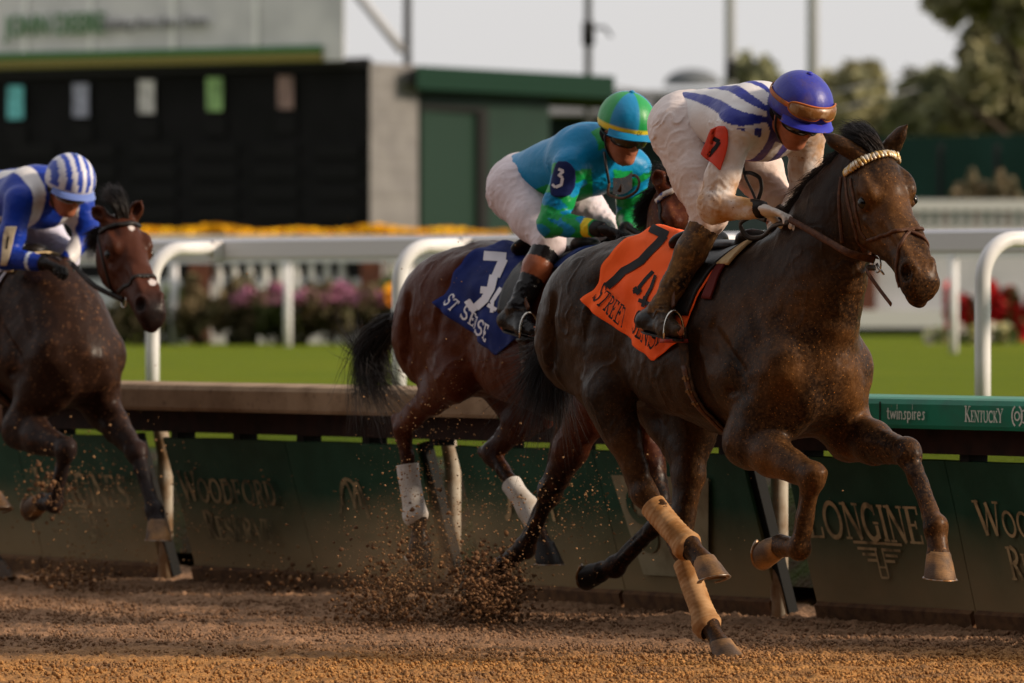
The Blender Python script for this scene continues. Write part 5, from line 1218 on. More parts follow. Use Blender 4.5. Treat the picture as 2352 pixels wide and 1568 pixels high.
# ------------------------------------------------------------------ saddle cloth, saddle, bridle
def trunk_pt(H, x, phi, off, cz=1.22, zlift=0):
    """point of the horse's trunk at x and the angle phi from the spine (positive = right side), raised by off"""
    s = H['s']; d = np.array([0, -math.sin(phi), math.cos(phi)]); o = np.array([x, 0, cz+H.get('zo', 0)])
    lo_, hi_ = .05, .62
    T = np.arange(.6, .08, -.008); P = o+T[:, None]*d; V = s.val(P); i = int(np.argmax(V < 0)); t = T[i] if V[i] < 0 else .3
    t2 = t+.008; v1, v0 = V[i], V[max(i-1, 0)]
    r = t+(0.008*(0-v1)/(v0-v1+1e-9) if v0 != v1 else 0)
    return o+(r+off)*d
def make_cloth(H, name, label, cp, mat, group='numbered saddle cloths'):
    """cp: rear(phi), front(phi) and bottom(a) of the cloth in trunk terms; returns surface function"""
    nA, nB = 46, 120; x0 = H['x0']
    def par(a, b):     # a 0 rear .. 1 front, b -1 left hem .. 0 spine .. 1 right hem
        pb = cp['bottom'](a); phi = b*pb; ab = abs(b)
        x = x0+cp['rear'](ab)*(1-a)+cp['front'](ab)*a
        return x, phi
    A_ = np.linspace(0, 1, nA); Bv = np.linspace(-1, 1, nB); G = np.zeros((nA, nB, 3))
    for i, a in enumerate(A_):
        for j, b in enumerate(Bv):
            x, phi = par(a, b)
            w = .010+.006*math.sin(a*17+b*5)*abs(b)+.005*math.sin(a*31-b*9)*b*b+cp.get('flare', .0)*max(0, abs(b)-.55)**1.5*(1-a)**1.5
            w += .008*math.sin(b*21+a*4)*(1-a)**2+cp.get('rise', 0)*math.exp(-(b/.4)**2-(a/.45)**2)
            G[i, j] = trunk_pt(H, x, phi, max(w, .006))
    def surf(a, b, lift=0):
        fa = np.clip(a, 0, 1)*(nA-1); fb = np.clip((b+1)/2, 0, 1)*(nB-1); i = min(int(fa), nA-2); j = min(int(fb), nB-2); u, v = fa-i, fb-j
        p = G[i, j]*(1-u)*(1-v)+G[i+1, j]*u*(1-v)+G[i, j+1]*(1-u)*v+G[i+1, j+1]*u*v
        if lift:
            n = unit(np.cross(G[i+1, j]-G[i, j], G[i, j+1]-G[i, j])); c = p-np.array([p[0], 0, 1.22]); n = n if n@c > 0 else -n
            p = p+n*lift
        return p
    fr_ = H['fr']; Pw = fr_.W(G.reshape(-1, 3)); pxg = np.stack([U0+Pw[:, 0]/Pw[:, 1]*FPX, V0-(Pw[:, 2]-CAMH)/Pw[:, 1]*FPX], 1).reshape(nA, nB, 2)[:, nB//2:]
    def proj(a, b):
        w_ = fr_.W(surf(a, b)[None])[0]; return np.array([U0+w_[0]/w_[1]*FPX, V0-(w_[2]-CAMH)/w_[1]*FPX])
    def inv(u, v):
        d = ((pxg-[u, v])**2).sum(-1); i, j = np.unravel_index(np.argmin(d), d.shape); a, b = i/(nA-1), (j+nB//2)/(nB-1)*2-1
        for _ in range(4):
            p = proj(a, b); e = .01; Ja = (proj(a+e, b)-p)/e; Jb = (proj(a, b+e)-p)/e; M = np.stack([Ja, Jb], 1)
            if abs(np.linalg.det(M)) < 1e3: break
            st_ = np.linalg.solve(M, np.array([u, v])-p); st_ = np.clip(st_, -.03, .03); a, b = np.clip(a+st_[0], 0, .985), np.clip(b+st_[1], .02, .985)
        return a, b
    surf.inv = inv
    org = np.array([x0+cp['rear'](0), 0, 1.3]); mb = MB(); mb.grid(G-org)
    o = mb.build('saddle_cloth', mat, None, frame=H['fr'], origin=(0, 0, 0)); o.location = H['fr'].W(org)
    md = o.modifiers.new('thickness', 'SOLIDIFY'); md.thickness = .003; md.offset = 0
    tag(o, label, 'saddle cloth', group)
    return o, surf, org
def strap_on(H, px, off, wd, th, n=40, mirror=False, pts=None, rng=None, lift_free=None):
    """a strap lying on the horse along traced picture points"""
    s = H['s']; P = []; dd = np.linalg.norm(H['fr'].W(H['P0'][None])[0]-CAM); rng = (dd-1.2, dd+1.6)
    if pts is None:
        for (u, v) in px:
            o, d = H['fr'].ray(u, v); P.append(s.march(o, d, rng[0], rng[1], off, .008))
    else: P = pts
    P = smooth_path(P, n); P = s.push(P, off); P = smooth_path(P[::2], n)
    if mirror:
        hd = H['P0']; rel = P-hd; P = hd+rel-2*(rel@H['el'])[:, None]*H['el']; P = s.push(P, off)
    N = s.grad(P); return ribbon(P, N, wd, th), P
def ring(c, ax, r, rt, mb, n=24):
    ax = unit(ax); u = unit(np.cross(ax, [0, .3, 1])); v = np.cross(ax, u)
    P = [c+r*(math.cos(t)*u+math.sin(t)*v) for t in np.linspace(0, 2*math.pi, n+1)]; mb.tube(P, rt, 8, cap=False, nrm=ax)
# ---- tack of number 7
H7 = build_horse(fr7, SP7, .0062); H7['x0'] = -.9
COAT7 = material('dark_brown_coat', None, .38, attr='coat', coat=.08, spec=.07, noise=[(4, lin(22, 16, 14), .45, .75)], bump=[(240, .0012, (1, 1, .3)), (26, .003), (9, .008)],
    dust=[(lin(110, 78, 48), 80, .44, .98, 'dust'), (lin(126, 82, 38), 5, .42, 1.0, 'dust'), (lin(176, 118, 58), 130, .63, .73, 'dust')])
WR = material('tan_leg_wrap', lin(176, 138, 98), .8, noise=[(12, lin(140, 98, 56), .4, .6), (6, lin(205, 180, 150), .6, .75)], bump=(300, .0006))
for l in SP7['legs']:
    if 'wrap' in l: l['wrap'] = l['wrap'][:4]+(WR,)
root7, body7 = horse_objects(H7, SP7, COAT7, 'leading dark brown racehorse under the orange number 7 cloth, tan bandages on its hind legs')
rs = np.random.RandomState(5); HAIR = material('black_horse_hair', lin(26, 22, 22), .45, noise=(8, lin(60, 48, 40), .5, .8))
# mane: from behind the ears down the crest, blown back
def mane_for(H, sp, n, blow=(-.6, .35, -.3), ln=.16, crest=None, fore=None, seed=1, r0=.0016):
    rs = np.random.RandomState(seed); s = H['s']; mb = MB(); cr = smooth_path([H['fr'].J(*c) for c in crest], 60)
    def curve(q):
        i = int(q[0]*59); p = cr[i]+np.array([0, (q[1]-.5)*.03, 0]); bl = unit(np.array(blow)+np.array([0, (q[2]-.5)*.5, (q[3]-.5)*.6])); L_ = ln*(.6+.6*q[2])
        p = s.push(p[None], -.004)[0]
        return [p, p+np.array([0, 0, .012])+bl*L_*.25, p+bl*L_*.65, p+bl*L_-np.array([0, 0, .02])]
    hair(mb, None, curve, n, r0, rs, curl=.004); mb.build('mane', HAIR, H['root'])
    if fore is not None:
        mb = MB(); f0, dirv, L2 = fore; b0 = H['Hd'](*f0)
        def curve2(q):
            p = b0+H['el']*(q[0]-.5)*.06+H['es']*(q[1]-.5)*.05; d = unit(np.array(dirv)+np.array([(q[1]-.5)*.35, (q[2]-.5)*.5, (q[3]-.5)*.35])); L_ = L2*(.6+.5*q[2])
            return [p, p+H['eu']*.035+d*L_*.25, p+H['eu']*.055+d*L_*.65, p+H['eu']*.03+d*L_]
        hair(mb, None, curve2, n//2, r0, rs, curl=.004); mb.build('forelock', HAIR, H['root'])
def tail_for(H, path, n, wid=.05, tip=.1, seed=2, r0=.0018, mat=None):
    rs = np.random.RandomState(seed); mb = MB(); P = smooth_path([H['fr'].J(*c) if c[0] > 10 else np.array(c, float) for c in path], 30); m = len(P)
    L_ = np.r_[0, np.cumsum(np.linalg.norm(np.diff(P, axis=0), axis=1))]; L_ /= L_[-1]
    for i in range(n):
        q = rs.rand(4); end = int((.55+.45*q[0])*(m-1)); off = rs.randn(3)*.5; off2 = rs.randn(3)
        idx = np.linspace(0, end, 7).astype(int); C = np.array([P[k]+off*(wid*.5+.5*wid*L_[k])*min(1, .3+L_[k]*3)*(1-.3*L_[k])+off2*tip*L_[k]**2.2 for k in idx])
        hair(mb, None, lambda q_, C=C: C, 1, r0, rs, seg=10, curl=.004)
    mb2 = MB(); mb2.tube(P[:int(m*.55)], np.linspace(.035, .012, int(m*.55)), 12)
    o = mb.build('tail', mat or HAIR, H['root']); mb2.build('tail_core', mat or HAIR, o)
    # the hairless dock inside the hair
H7['root'] = root7
mane_for(H7, SP7, 3500, blow=(-.8, -.12, -.42), ln=.13, r0=.0011, crest=[(1735, 548, 0), (1800, 500, 0), (1850, 452, 0), (1890, 400, 0), (1925, 352, 0), (1975, 335, 0)], fore=((.07, 0, .05), (-.88, -.05, .20), .24))
tail_for(H7, [(-.88, 0, 1.30), (-.97, 0, 1.27), (-1.06, .0, 1.15), (-1.10, .0, .98), (-1.12, 0, .84)], 2600, wid=.075, tip=.10, r0=.0011)
tail_for(H7, [(-.90, 0, 1.29), (-1.02, .0, 1.22), (-1.20, .0, 1.08), (-1.34, .0, 1.0)], 500, wid=.06, tip=.12, seed=9, r0=.0009)
ORANGE = material('orange_cotton', lin(246, 98, 38), .75, spec=.15, noise=(5, lin(232, 86, 32), .4, .7), bump=[(14, .004), (380, .0005)])
INK = material('black_print', lin(20, 18, 20), .7)
D_ = math.radians
cp7 = dict(rear=lambda b: .575-.04*b-.10*b**3, front=lambda b: 1.185-.09*b**2, bottom=lambda a: D_(64+42*min(1, a*1.35)**.9-14*max(0, a-.75)/.25), flare=.05, rise=.035)
cl7, S7, corg7 = make_cloth(H7, 'saddle_cloth', 'orange saddle cloth with black number 7 on the leading horse', cp7, ORANGE)
def cloth_px(S, org, parent, strokes, name, mat, sub=5):
    mb = strokes_mesh(strokes, lambda u, v, l: S(*S.inv(u, v), l)-org, .0042, sub); return mb.build(name, mat, parent)
def text_along(txt, path, hv, sizes=None, gap=.08, wt=1.0):
    """lettering along a traced baseline; hv is the height vector"""
    st, W_ = text_strokes(txt, gap, sizes); P = smooth_path(path, 60); L_ = np.r_[0, np.cumsum(np.linalg.norm(np.diff(P, axis=0), axis=1))]; hv = np.array(hv, float); h_ = np.linalg.norm(hv); out = []
    for Q, b in st: out.append(([tuple(np.array([np.interp(q[0]/W_*L_[-1], L_, P[:, i]) for i in (0, 1)])+hv*q[1]) for q in Q], b*(h_+L_[-1]/W_)/2*wt))
    return out
cloth_px(S7, corg7, cl7, [([(1494, 524), (1533, 543)], 21), ([(1527, 542), (1514, 558), (1494, 578), (1474, 600), (1452, 614), (1433, 624), (1416, 642), (1396, 658)], 18)], 'number', INK)
cloth_px(S7, corg7, cl7, [([(1501, 624), (1484, 642), (1468, 662)], 8), ([(1456, 670), (1475, 666)], 9), ([(1460, 660), (1470, 676)], 9), ([(1507, 634), (1498, 662), (1482, 690)], 7), ([(1470, 690), (1496, 700)], 9), ([(1486, 682), (1480, 706)], 9)], 'emblem', INK)
def hem_text(S, org, parent, txt, a0, a1, b0, hb, mat, sizes=None, wt=1.0, shear=.0):
    st, W_ = text_strokes(txt, .15, sizes); ra = (a1-a0)/W_; q = 8.
    # strokes are drawn in a square space and squeezed into cloth terms, so their weight stays even
    keep = [(P, (b if b > .08 else .105)) for P, b in st if not (b < .08 and len(P) == 2 and abs(P[0][1]-P[1][1]) < .01 and min(P[0][1], 1-P[0][1]) < .04 and min(P[0][1], 1-P[0][1]) > .029 and abs(P[1][0]-P[0][0]) < .3)]
    mb = strokes_mesh([(P, b*wt) for P, b in keep], lambda x, y, l: S(a0+(x+shear*y)*ra, b0-y*hb, l)-org, .0042, .12); return mb.build('lettering', mat, parent)
hem_text(S7, corg7, cl7, 'STREET', .035, .43, .925, .165, INK, [1.15, .92, .92, .92, .92, .92], .85)
hem_text(S7, corg7, cl7, 'SENSE', .475, .84, .925, .155, INK, [1.1, .95, .95, .95, .95], .85)
# saddle: seat, flaps, pad; girth and stirrups are its parts
def saddle_for(H, label, kneepix, cream, seat_x=(.80, 1.22), foot=None, ankle=None, knee=None, gpix=None, red=True):
    fr = H['fr']; x0 = H['x0']; org = np.array([x0+1.0, 0, 1.45]); root = empty('race_saddle', fr.W(org), RZ)
    tag(root, label, 'saddle', 'light racing saddles on the horses')
    def patch(xa, xb, ph, off, taper=0, n=(16, 40), bulge=0, sides=(-1, 1), ph0=0):
        G = []
        for i in range(n[0]):
            t = i/(n[0]-1); row = []
            for j in range(n[1]):
                b = -1+2*j/(n[1]-1); p = b*ph; ab = abs(b); w_ = 1-taper*ab; xm = (xa+xb)/2; x = x0+xm+(xb-xa)*(t-.5)*w_
                row.append(trunk_pt(H, x, p, off+bulge*math.sin(math.pi*t)*(1-ab))-org)
            G.append(row)
        mb = MB(); mb.grid(np.array(G)); return mb
    def sol(o, t): m = o.modifiers.new('thickness', 'SOLIDIFY'); m.thickness = t; m.offset = 1
    CREAM = material('cream_pad', lin(196, 178, 140), .8, noise=(18, lin(160, 110, 60), .5, .8), bump=(200, .001))
    o = patch(1.135, 1.235, D_(34), .020).build('pad', CREAM if cream else material('blue_pad', lin(40, 60, 120), .8), root); sol(o, .012)
    o = patch(.86, 1.20, D_(74), .022, .45).build('flap', BLK, root); sol(o, .010)
    if red: o = patch(1.165, 1.215, D_(60), .016, .1).build('red_trim', material('red_webbing', lin(86, 30, 28), .7), root); sol(o, .01)
    s = SDF(np.array([x0+.66, -.2, 1.45]), np.array([x0+1.3, .2, 1.78]), .006)
    zt = float(H['s'].march(np.array([x0+.95, 0, 2.4]), np.array([0, 0, -1.]), 0, 1.2)[2])
    s.ell([x0+.80, 0, zt+.045], (.075, .135, .040), [unit([.8, 0, .5]), [0, 1, 0], unit([-.5, 0, .8])], k=.04); s.ell([x0+.97, 0, zt+.025], (.19, .085, .026), k=.04); s.ell([x0+1.14, 0, zt+.055], (.05, .07, .035), k=.03)
    V, F = s.mesh(); mesh_obj('seat', V-org, F, BLK, root)
    # girth round the belly
    P = []; N = []
    for k in range(60):
        ph = D_(60+240*k/59); xg = x0+1.06+.09*max(0, math.sin((ph-D_(60))/D_(240)*math.pi))
        P.append(trunk_pt(H, xg, ph, .008)); N.append(unit(np.array([0, -math.sin(ph), math.cos(ph)])))
    V, F = ribbon(P, N, .062, .006); g = mesh_obj('girth', np.array(V)-org, F, material('girth_webbing', lin(38, 28, 22), .8, noise=(40, lin(76, 54, 34), .4, .7)), root)
    BR = material('buckle_brass', lin(120, 92, 60), .4, metal=.8)
    for k in (14, 16, 18):
        mb = MB(); c = P[k]+N[k]*.006-org; tg = unit(P[k+1]-P[k]); mb.box(c, (.042, .008, .006), [[1, 0, 0], list(tg), list(N[k])]); mb.box(c+N[k]*.004, (.012, .022, .005), [[1, 0, 0], list(tg), list(N[k])]); mb.build('buckle', BR, g, smooth=False)
    V, F = ribbon([p+n*.005 for p, n in zip(P[12:34], N[12:34])], N[12:34], np.linspace(.034, .022, 22), .006); mesh_obj('girth_strap', np.array(V)-org, F, LEA, g)
    for sd in (1, -1):
        tp = trunk_pt(H, x0+1.02, sd*D_(42), .04); m_ = np.array([1, sd, 1]); ft = foot*m_ if foot is not None else trunk_pt(H, x0+1.0, sd*D_(95), .05)
        fb = ft-np.array([0, 0, .046]); topi = ft+np.array([-.005, 0, .085])
        P = smooth_path([tp, (tp+topi)/2+np.array([0, -sd*.02, 0]), topi], 20); N = np.tile([0, -sd, .2], (20, 1)).astype(float)
        V, F = ribbon(P, N, .022, .005); st = mesh_obj('stirrup_leather', np.array(V)-org, F, LEA, root)
        mb = MB(); lat = np.array([0, 1., 0]); fw_ = np.array([1., 0, 0]); w_ = .046
        arc = [fb+lat*w_*math.cos(a)+np.array([0, 0, .012+.105*max(0, math.sin(a))**.8]) for a in np.linspace(0, math.pi, 21)]
        mb.tube(np.array(arc)-org, .005, 8); o_ = mb.build('stirrup', STEEL, st); mb = MB(); mb.box(fb-org+np.array([0, 0, .004]), (.045, .100, .014)); mb.build('tread', material('red_stirrup_rubber', lin(150, 52, 44), .6, noise=(30, lin(110, 70, 50), .5, .7)) if red else BLK, o_)
    return root
saddle7 = saddle_for(H7, 'black racing saddle with muddy red stirrups on the leading horse', None, True, foot=fr7.J(1548, 757, -.345))
# bridle
def J7p(*p): return fr7.J(*p)
bri = empty('bridle', (0, 0, 0), 0, root7)
def add_strap(name, px, wd, th, mat, off=.003, H=H7, parent=None, mirror=True, n=40, rng=(24.5, 28.5)):
    (V, F), P = strap_on(H, px, off, wd, th, n, rng=rng); mesh_obj(name, V, F, mat, parent)
    if mirror:
        (V, F), P2 = strap_on(H, px, off, wd, th, n, True, rng=rng); mesh_obj(name, V, F, mat, parent)
    return P
for nm, px, wd in (('throatlatch', [(1931, 405), (1927, 440), (1927, 478), (1930, 520), (1935, 562)], .016),
                   ('cheek_strap', [(1939, 402), (1946, 461), (1963, 527), (1984, 572), (2001, 592)], .023),
                   ('noseband_strap', [(1953, 410), (1960, 452), (1967, 496), (1978, 535), (1991, 553)], .015)):
    add_strap(nm, px, wd, .005, LEA, .002, parent=bri)
BEAD = material('gold_and_white_braid', lin(196, 160, 96), .35, metal=.35, noise=(50, lin(214, 205, 190), .45, .55))
(V, F), PB = strap_on(H7, [(1941, 397), (1958, 384), (1975, 373), (1992, 364), (2010, 358), (2036, 353), (2056, 357), (2066, 364), (2072, 373)], .006, .02, .006, 60)
mb = MB(); i0 = 0; L_ = np.r_[0, np.cumsum(np.linalg.norm(np.diff(PB, axis=0), axis=1))]
for k in range(int(L_[-1]/.0135)):
    t = (k+.5)*.0135; c = np.array([np.interp(t, L_, PB[:, j]) for j in range(3)]); c2 = np.array([np.interp(min(t+.01, L_[-1]), L_, PB[:, j]) for j in range(3)])
    d = unit(c2-c+1e-6); n = H7['s'].grad(c[None])[0]; sd = unit(np.cross(d, n)); mb.tube([c-sd*.014-d*.003, c-sd*.008+n*.004, c+n*.006, c+sd*.008+n*.004, c+sd*.014+d*.003], .0068, 8)
mb.build('browband', BEAD, bri)
nose = [(1991, 553), (2010, 547), (2033, 539), (2067, 529), (2090, 526), (2104, 530)]
add_strap('noseband', nose, .015, .010, LEA, .003, parent=bri, mirror=True)
add_strap('lower_noseband', [(2093, 528), (2076, 547), (2062, 582), (2058, 624), (2064, 665)], .015, .009, LEA, .003, parent=bri, mirror=True)
hitp = lambda u, v, off=.0, H=H7: (lambda od, dd: H['s'].march(od[0], od[1], dd-1.2, dd+1.6, off, .008))(H['fr'].ray(u, v), np.linalg.norm(H['fr'].W(H['P0'][None])[0]-CAM))
bp = hitp(2014, 606, .006); nB = H7['s'].grad(bp[None])[0]
mir7 = lambda p, H=H7: p-2*((p-H['P0'])@H['el'])*H['el']
for p in (bp, mir7(bp)):
    mb = MB(); ring(p, H7['el'], .031, .0035, mb); e2 = p+H7['es']*.045+H7['el']*(.012 if p is not bp else -.0)*0; mb.tube([p, p+H7['es']*.02, p+H7['es']*.062+H7['eu']*.012], [.006, .0055, .004], 8); mb.build('bit_ring', STEEL, bri)
hR = fr7.J(1812, 503, -.17); e0 = fr7.J(1700, 520, -.10)
P = smooth_path([hR, fr7.J(1850, 524, -.165), fr7.J(1900, 553, -.15), fr7.J(1956, 583, -.125), bp-H7['es']*.02], 30); d = unit(P[-1]-P[0]); Nn = unit(np.cross(d, [0, 0, 1]))
V, F = ribbon(P, np.tile(Nn if Nn[1] < 0 else -Nn, (30, 1)), np.linspace(.024, .030, 30), .006); mesh_obj('rein', V, F, LEA, bri)
pl = mir7(bp); P = smooth_path([fr7.J(1800, 505, .10), (fr7.J(1800, 505, .12)+pl)/2+np.array([0, .02, -.02]), pl], 24); V, F = ribbon(P, np.tile([.3, 1, 0], (24, 1)), .024, .006); mesh_obj('rein', V, F, LEA, bri)
P = smooth_path([hR-np.array([.0, 0, .01]), fr7.J(1775, 520, -.12), fr7.J(1745, 545, -.10), fr7.J(1712, 540, -.10), fr7.J(1700, 515, -.10), fr7.J(1722, 498, -.10), fr7.J(1760, 505, -.12)], 40)
V, F = ribbon(P, np.tile([.2, -1, .2], (40, 1)), .020, .005); mesh_obj('rein_loop', V, F, BLK, bri)
P = smooth_path([bp-H7['eu']*.02, fr7.J(1990, 620, -.12), fr7.J(2018, 662, -.12), fr7.J(2047, 700, -.12)], 20)
V, F = ribbon(P, np.tile(H7['el']*-1, (20, 1)), np.linspace(.022, .018, 20), .005); mesh_obj('hanging_strap', V, F, LEA, bri)
# jockey of number 7
K7 = build_jockey(fr7, J7, 'jockey in blue and white striped silks and plain blue helmet on the leading horse')
OGR = material('orange_goggle_frame', lin(176, 92, 40), .5, noise=(30, lin(130, 90, 50), .4, .7)); MLN = material('muddy_goggle_lens', lin(116, 76, 40), .35, noise=(24, lin(150, 120, 90), .5, .62), bump=(60, .002), coat=.3)
tag(K7['goggle'](.16, -.02, 1.03, OGR, MLN, OGR, 'goggles', .052), 'orange framed muddy goggles pushed up on the helmet')
K7['goggle'](-.16, 0, 1.12, BLK, GOGL, BLK, 'goggles', .050, base=K7['face_pt'], span=70)
def badge(K, fr, poly, seven, mat, ink, name='arm_number', step=26, rngs=None):
    dd = np.linalg.norm(K['root'].location-Vector(CAM)); rngs = (dd-1.2, dd+1.2)
    """flat patch worn on the sleeve: poly gives (v, u_left, u_right) rows in the picture, carried onto the sleeve"""
    js = K['js']; rows_ = np.array(poly, float); vs = np.linspace(rows_[0, 0], rows_[-1, 0], step); G = []
    def hit(u, v, off):
        o, d = fr.ray(u, v); return js.march(o, d, rngs[0], rngs[1], off, .006)
    c0 = hit(rows_[len(rows_)//2, 1:].mean(), rows_[len(rows_)//2, 0], .006); n = unit(js.grad(c0[None])[0]*.5+np.array([.5, -.8, 0]))
    def flat(u, v, off):
        o, d = fr.ray(u, v); q = o+d*(((c0-o)@n)/(d@n)); h_ = hit(u, v, .006)
        if np.linalg.norm(h_-q) > .05: h_ = q
        return q*.45+h_*.55+n*off
    for v in vs:
        ul, ur = np.interp(v, rows_[:, 0], rows_[:, 1]), np.interp(v, rows_[:, 0], rows_[:, 2]); G.append([flat(ul+(ur-ul)*t, v, .006) for t in np.linspace(0, 1, 14)])
    mb = MB(); mb.grid(np.array(G)-K['org']); o = mb.build(name, mat, K['root']); m = o.modifiers.new('t', 'SOLIDIFY'); m.thickness = .003; m.offset = 0
    mb = strokes_mesh(seven, lambda x, y, l: flat(x, y, .0062+l)-K['org'], .0025, 4); mb.build('number', ink, o)
BADGE = material('red_orange_vinyl', lin(196, 62, 40), .45, noise=(20, lin(176, 60, 42), .4, .7))
cc = lambda pts: [(1428.7+x*.4339, 102.05+y*.4339) for x, y in pts]
def crows(rws): return [(102.05+v*.4339, 1428.7+a*.4339, 1428.7+b*.4339) for v, a, b in rws]
badge(K7, fr7, crows([(432, 515, 548), (450, 474, 562), (475, 462, 566), (520, 446, 566), (555, 430, 560), (580, 421, 554), (600, 440, 548), (630, 484, 536), (664, 518, 526)]),
      [([(1641, 318), (1655, 326)], 10), ([(1655, 326), (1647, 338), (1630, 358)], 9)], BADGE, INK)

# riding crop hanging from the hands
cr = empty('riding_crop', K7['root'].location, RZ); tag(cr, 'thin black riding crop with a loop, held between the striped jockey\'s arms', 'whip'); co_ = K7['org']
mb = MB(); P = smooth_path([fr7.J(1752, 498, -.08), fr7.J(1728, 440, -.06), fr7.J(1709, 395, -.05), fr7.J(1706, 376, -.05)], 16); mb.tube(P-co_, .0055, 8); mb.build('shaft', BLK, cr)
P = smooth_path([fr7.J(1709, 396, -.05), fr7.J(1728, 398, -.05), fr7.J(1744, 408, -.04), fr7.J(1749, 428, -.04), fr7.J(1742, 456, -.05), fr7.J(1736, 474, -.06)], 26)
V, F = ribbon(P-co_, np.tile([.5, -.8, .2], (26, 1)), .016, .004); mesh_obj('loop', V, F, BLK, cr)
# ------------------------------------------------------------------ the other two runners
def neck_like7(dx, dz):
    pts = [(1775, 790, 0, .33), (1845, 695, 0, .27), (1890, 590, 0, .205), (1922, 500, 0, .165), (1965, 412, 0, .125)]; out = []
    for i, p in enumerate(pts):
        q = fr7.J(*p[:3]); t = (i/4)**1.2; out.append((q[0]+dx*t, 0., q[2]+dz*t, p[3]))
    return out
def coat_mat(name, rough, dusts, bump=None):
    return material(name, None, rough, attr='coat', coat=.08, spec=.06, bump=bump or [(240, .0012, (1, 1, .3)), (26, .003), (9, .007)], noise=[(5, (0, 0, 0, 1), 9, 10)], dust=dusts)
WHW = material('white_leg_wrap', lin(188, 184, 180), .7, noise=[(9, lin(160, 140, 118), .5, .75)], bump=(300, .0006))
DEE = lin(26, 17, 14)[:3]
def attrs3(V, H):
    x = V[:, 0]+.9; C = rows((68, 31, 18), len(V)); z = V[:, 2]
    k = np.clip((z-.62)/.22, 0, 1)[:, None]; kk = np.clip((x-1.2)/.2, 0, 1)[:, None]; C = C*k+np.array(lin(22, 16, 14)[:3])*(1-k)
    top = np.clip((z-1.5)/.12, 0, 1)[:, None]*np.clip((1.4-x)/.2, 0, 1)[:, None]; C = C*(1-top*.6)+np.array(lin(30, 20, 17)[:3])*top*.6
    C = darken_nostril(V, H, C)
    return dict(coat=C, dust=np.clip(.25+.3*(1-z)+.6*(x > 1.7), 0, .7))
O3 = Frame(16.87*LF).W(np.array([-24.69919+.9, 0, 0])); fr3 = Frame(O3)
SP3 = dict(hoof=material('dark_hoof', lin(30, 24, 22), .5, noise=(9, lin(104, 66, 36), .55, .75)), x0=-.9, poll=(1548, 425, 0), muzzle=(1664, 692, -.04), hw=1.2, roll=.05, yaw=.05, neck=neck_like7(-.10, -.07), attrs=attrs3,
    earR=((1504, 388, -.10), (.4, -.8, 0)), earL=((1590, 372, .09), (.2, .95, 0)),
    legs=[
     dict(kind='fore', side='R', r=1.02, pts=[(1345, 955, -.19), (1262, 1132, -.17), (1206, 1258, -.15), (1150, 1302, -.14)], toe=(.5, 0, -.85), dn=(-.85, 0, -.5)),
     dict(kind='fore', side='L', pts=[(1462, 990, .17), (1526, 1188, .15), (1413, 1302, .13), (1380, 1312, .12)], toe=(-.3, 0, -1), dn=(-1, 0, .25), fold=True),
     dict(kind='hind', side='R', r=.86, pts=[(1042, 862, -.20), (925, 985, -.15), (958, 1190, -.12), (966, 1240, -.11)], toe=(.7, 0, -.7), dn=(-.55, 0, -.83), back=(-1, 0, .2), wrap=(.40, 1., .050, .055, WHW), wlabel='white bandage with a dusty lower edge'),
     dict(kind='hind', side='L', r=.84, pts=[(1230, 930, .16), (1130, 1042, .12), (1216, 1165, .10), (1250, 1252, .09)], toe=(1, 0, .1), dn=(.0, 0, -1), back=(-1, 0, -.3), wrap=(.56, 1., .047, .053, WHW), wend=.5),
    ])
H3 = build_horse(fr3, SP3, .008); H3['x0'] = -.9
COAT3 = coat_mat('bay_coat', .33, [(lin(110, 66, 38), 40, .45, .9, 'dust'), (lin(176, 118, 62), 110, .63, .72, 'dust')])
root3, body3 = horse_objects(H3, SP3, COAT3, 'reddish bay racehorse with white hind bandages under the navy number 3 cloth, behind the leader'); H3['root'] = root3
LC = lambda x, z, y=0: (x, y, z)
mane_for(H3, SP3, 1800, blow=(-.8, -.2, -.3), ln=.16, crest=[(1440, 545, 0), (1475, 500, 0), (1505, 460, 0), (1530, 430, 0)], fore=((.07, 0, .05), (-.9, -.1, .1), .22), seed=4, r0=.0014)
tail_for(H3, [(918, 728, 0), (880, 760, 0), (852, 810, 0), (850, 865, 0), (875, 905, 0), (888, 950, 0)], 1700, wid=.085, tip=.09, seed=6, r0=.0013)
tail_for(H3, [(905, 745, 0), (860, 800, 0), (822, 800, 0), (803, 768, 0), (797, 730, 0)], 420, wid=.05, tip=.05, seed=7, r0=.0013)
tail_for(H3, [(880, 770, 0), (855, 850, 0), (840, 895, 0), (812, 908, 0)], 160, wid=.05, tip=.07, seed=8, r0=.001)
NAVY = material('navy_cotton', lin(22, 38, 100), .7, spec=.12, noise=(5, lin(16, 28, 78), .4, .7), bump=[(14, .004), (380, .0005)])
WINK = material('white_print', lin(206, 204, 212), .7)
cp3 = dict(rear=lambda b: .60-.06*b-.10*b**3, front=lambda b: 1.185-.09*b**2, bottom=lambda a: D_(66+40*min(1, a*1.35)**.9-14*max(0, a-.75)/.25), flare=.04)
cl3, S3, corg3 = make_cloth(H3, 'saddle_cloth', 'navy saddle cloth with white number 3 on the bay horse', cp3, NAVY)
cloth_px(S3, corg3, cl3, [([(1112, 588), (1163, 592)], 21), ([(1158, 596), (1140, 636)], 20), ([(1106, 666), (1130, 668)], 15), ([(1136, 634), (1130, 664), (1116, 688), (1096, 706)], 19), ([(1076, 690), (1094, 716)], 16)], 'number', WINK)
cloth_px(S3, corg3, cl3, [([(1152, 662), (1130, 696)], 9), ([(1122, 700), (1142, 712)], 9), ([(1134, 690), (1132, 718)], 8)], 'emblem', WINK)
hem_text(S3, corg3, cl3, 'ST', .05, .18, .935, .12, WINK, [1.1, .95], 1.0)
hem_text(S3, corg3, cl3, 'SENSE', .24, .68, .935, .12, WINK, [1.1, .95, .95, .95, .95], 1.0)
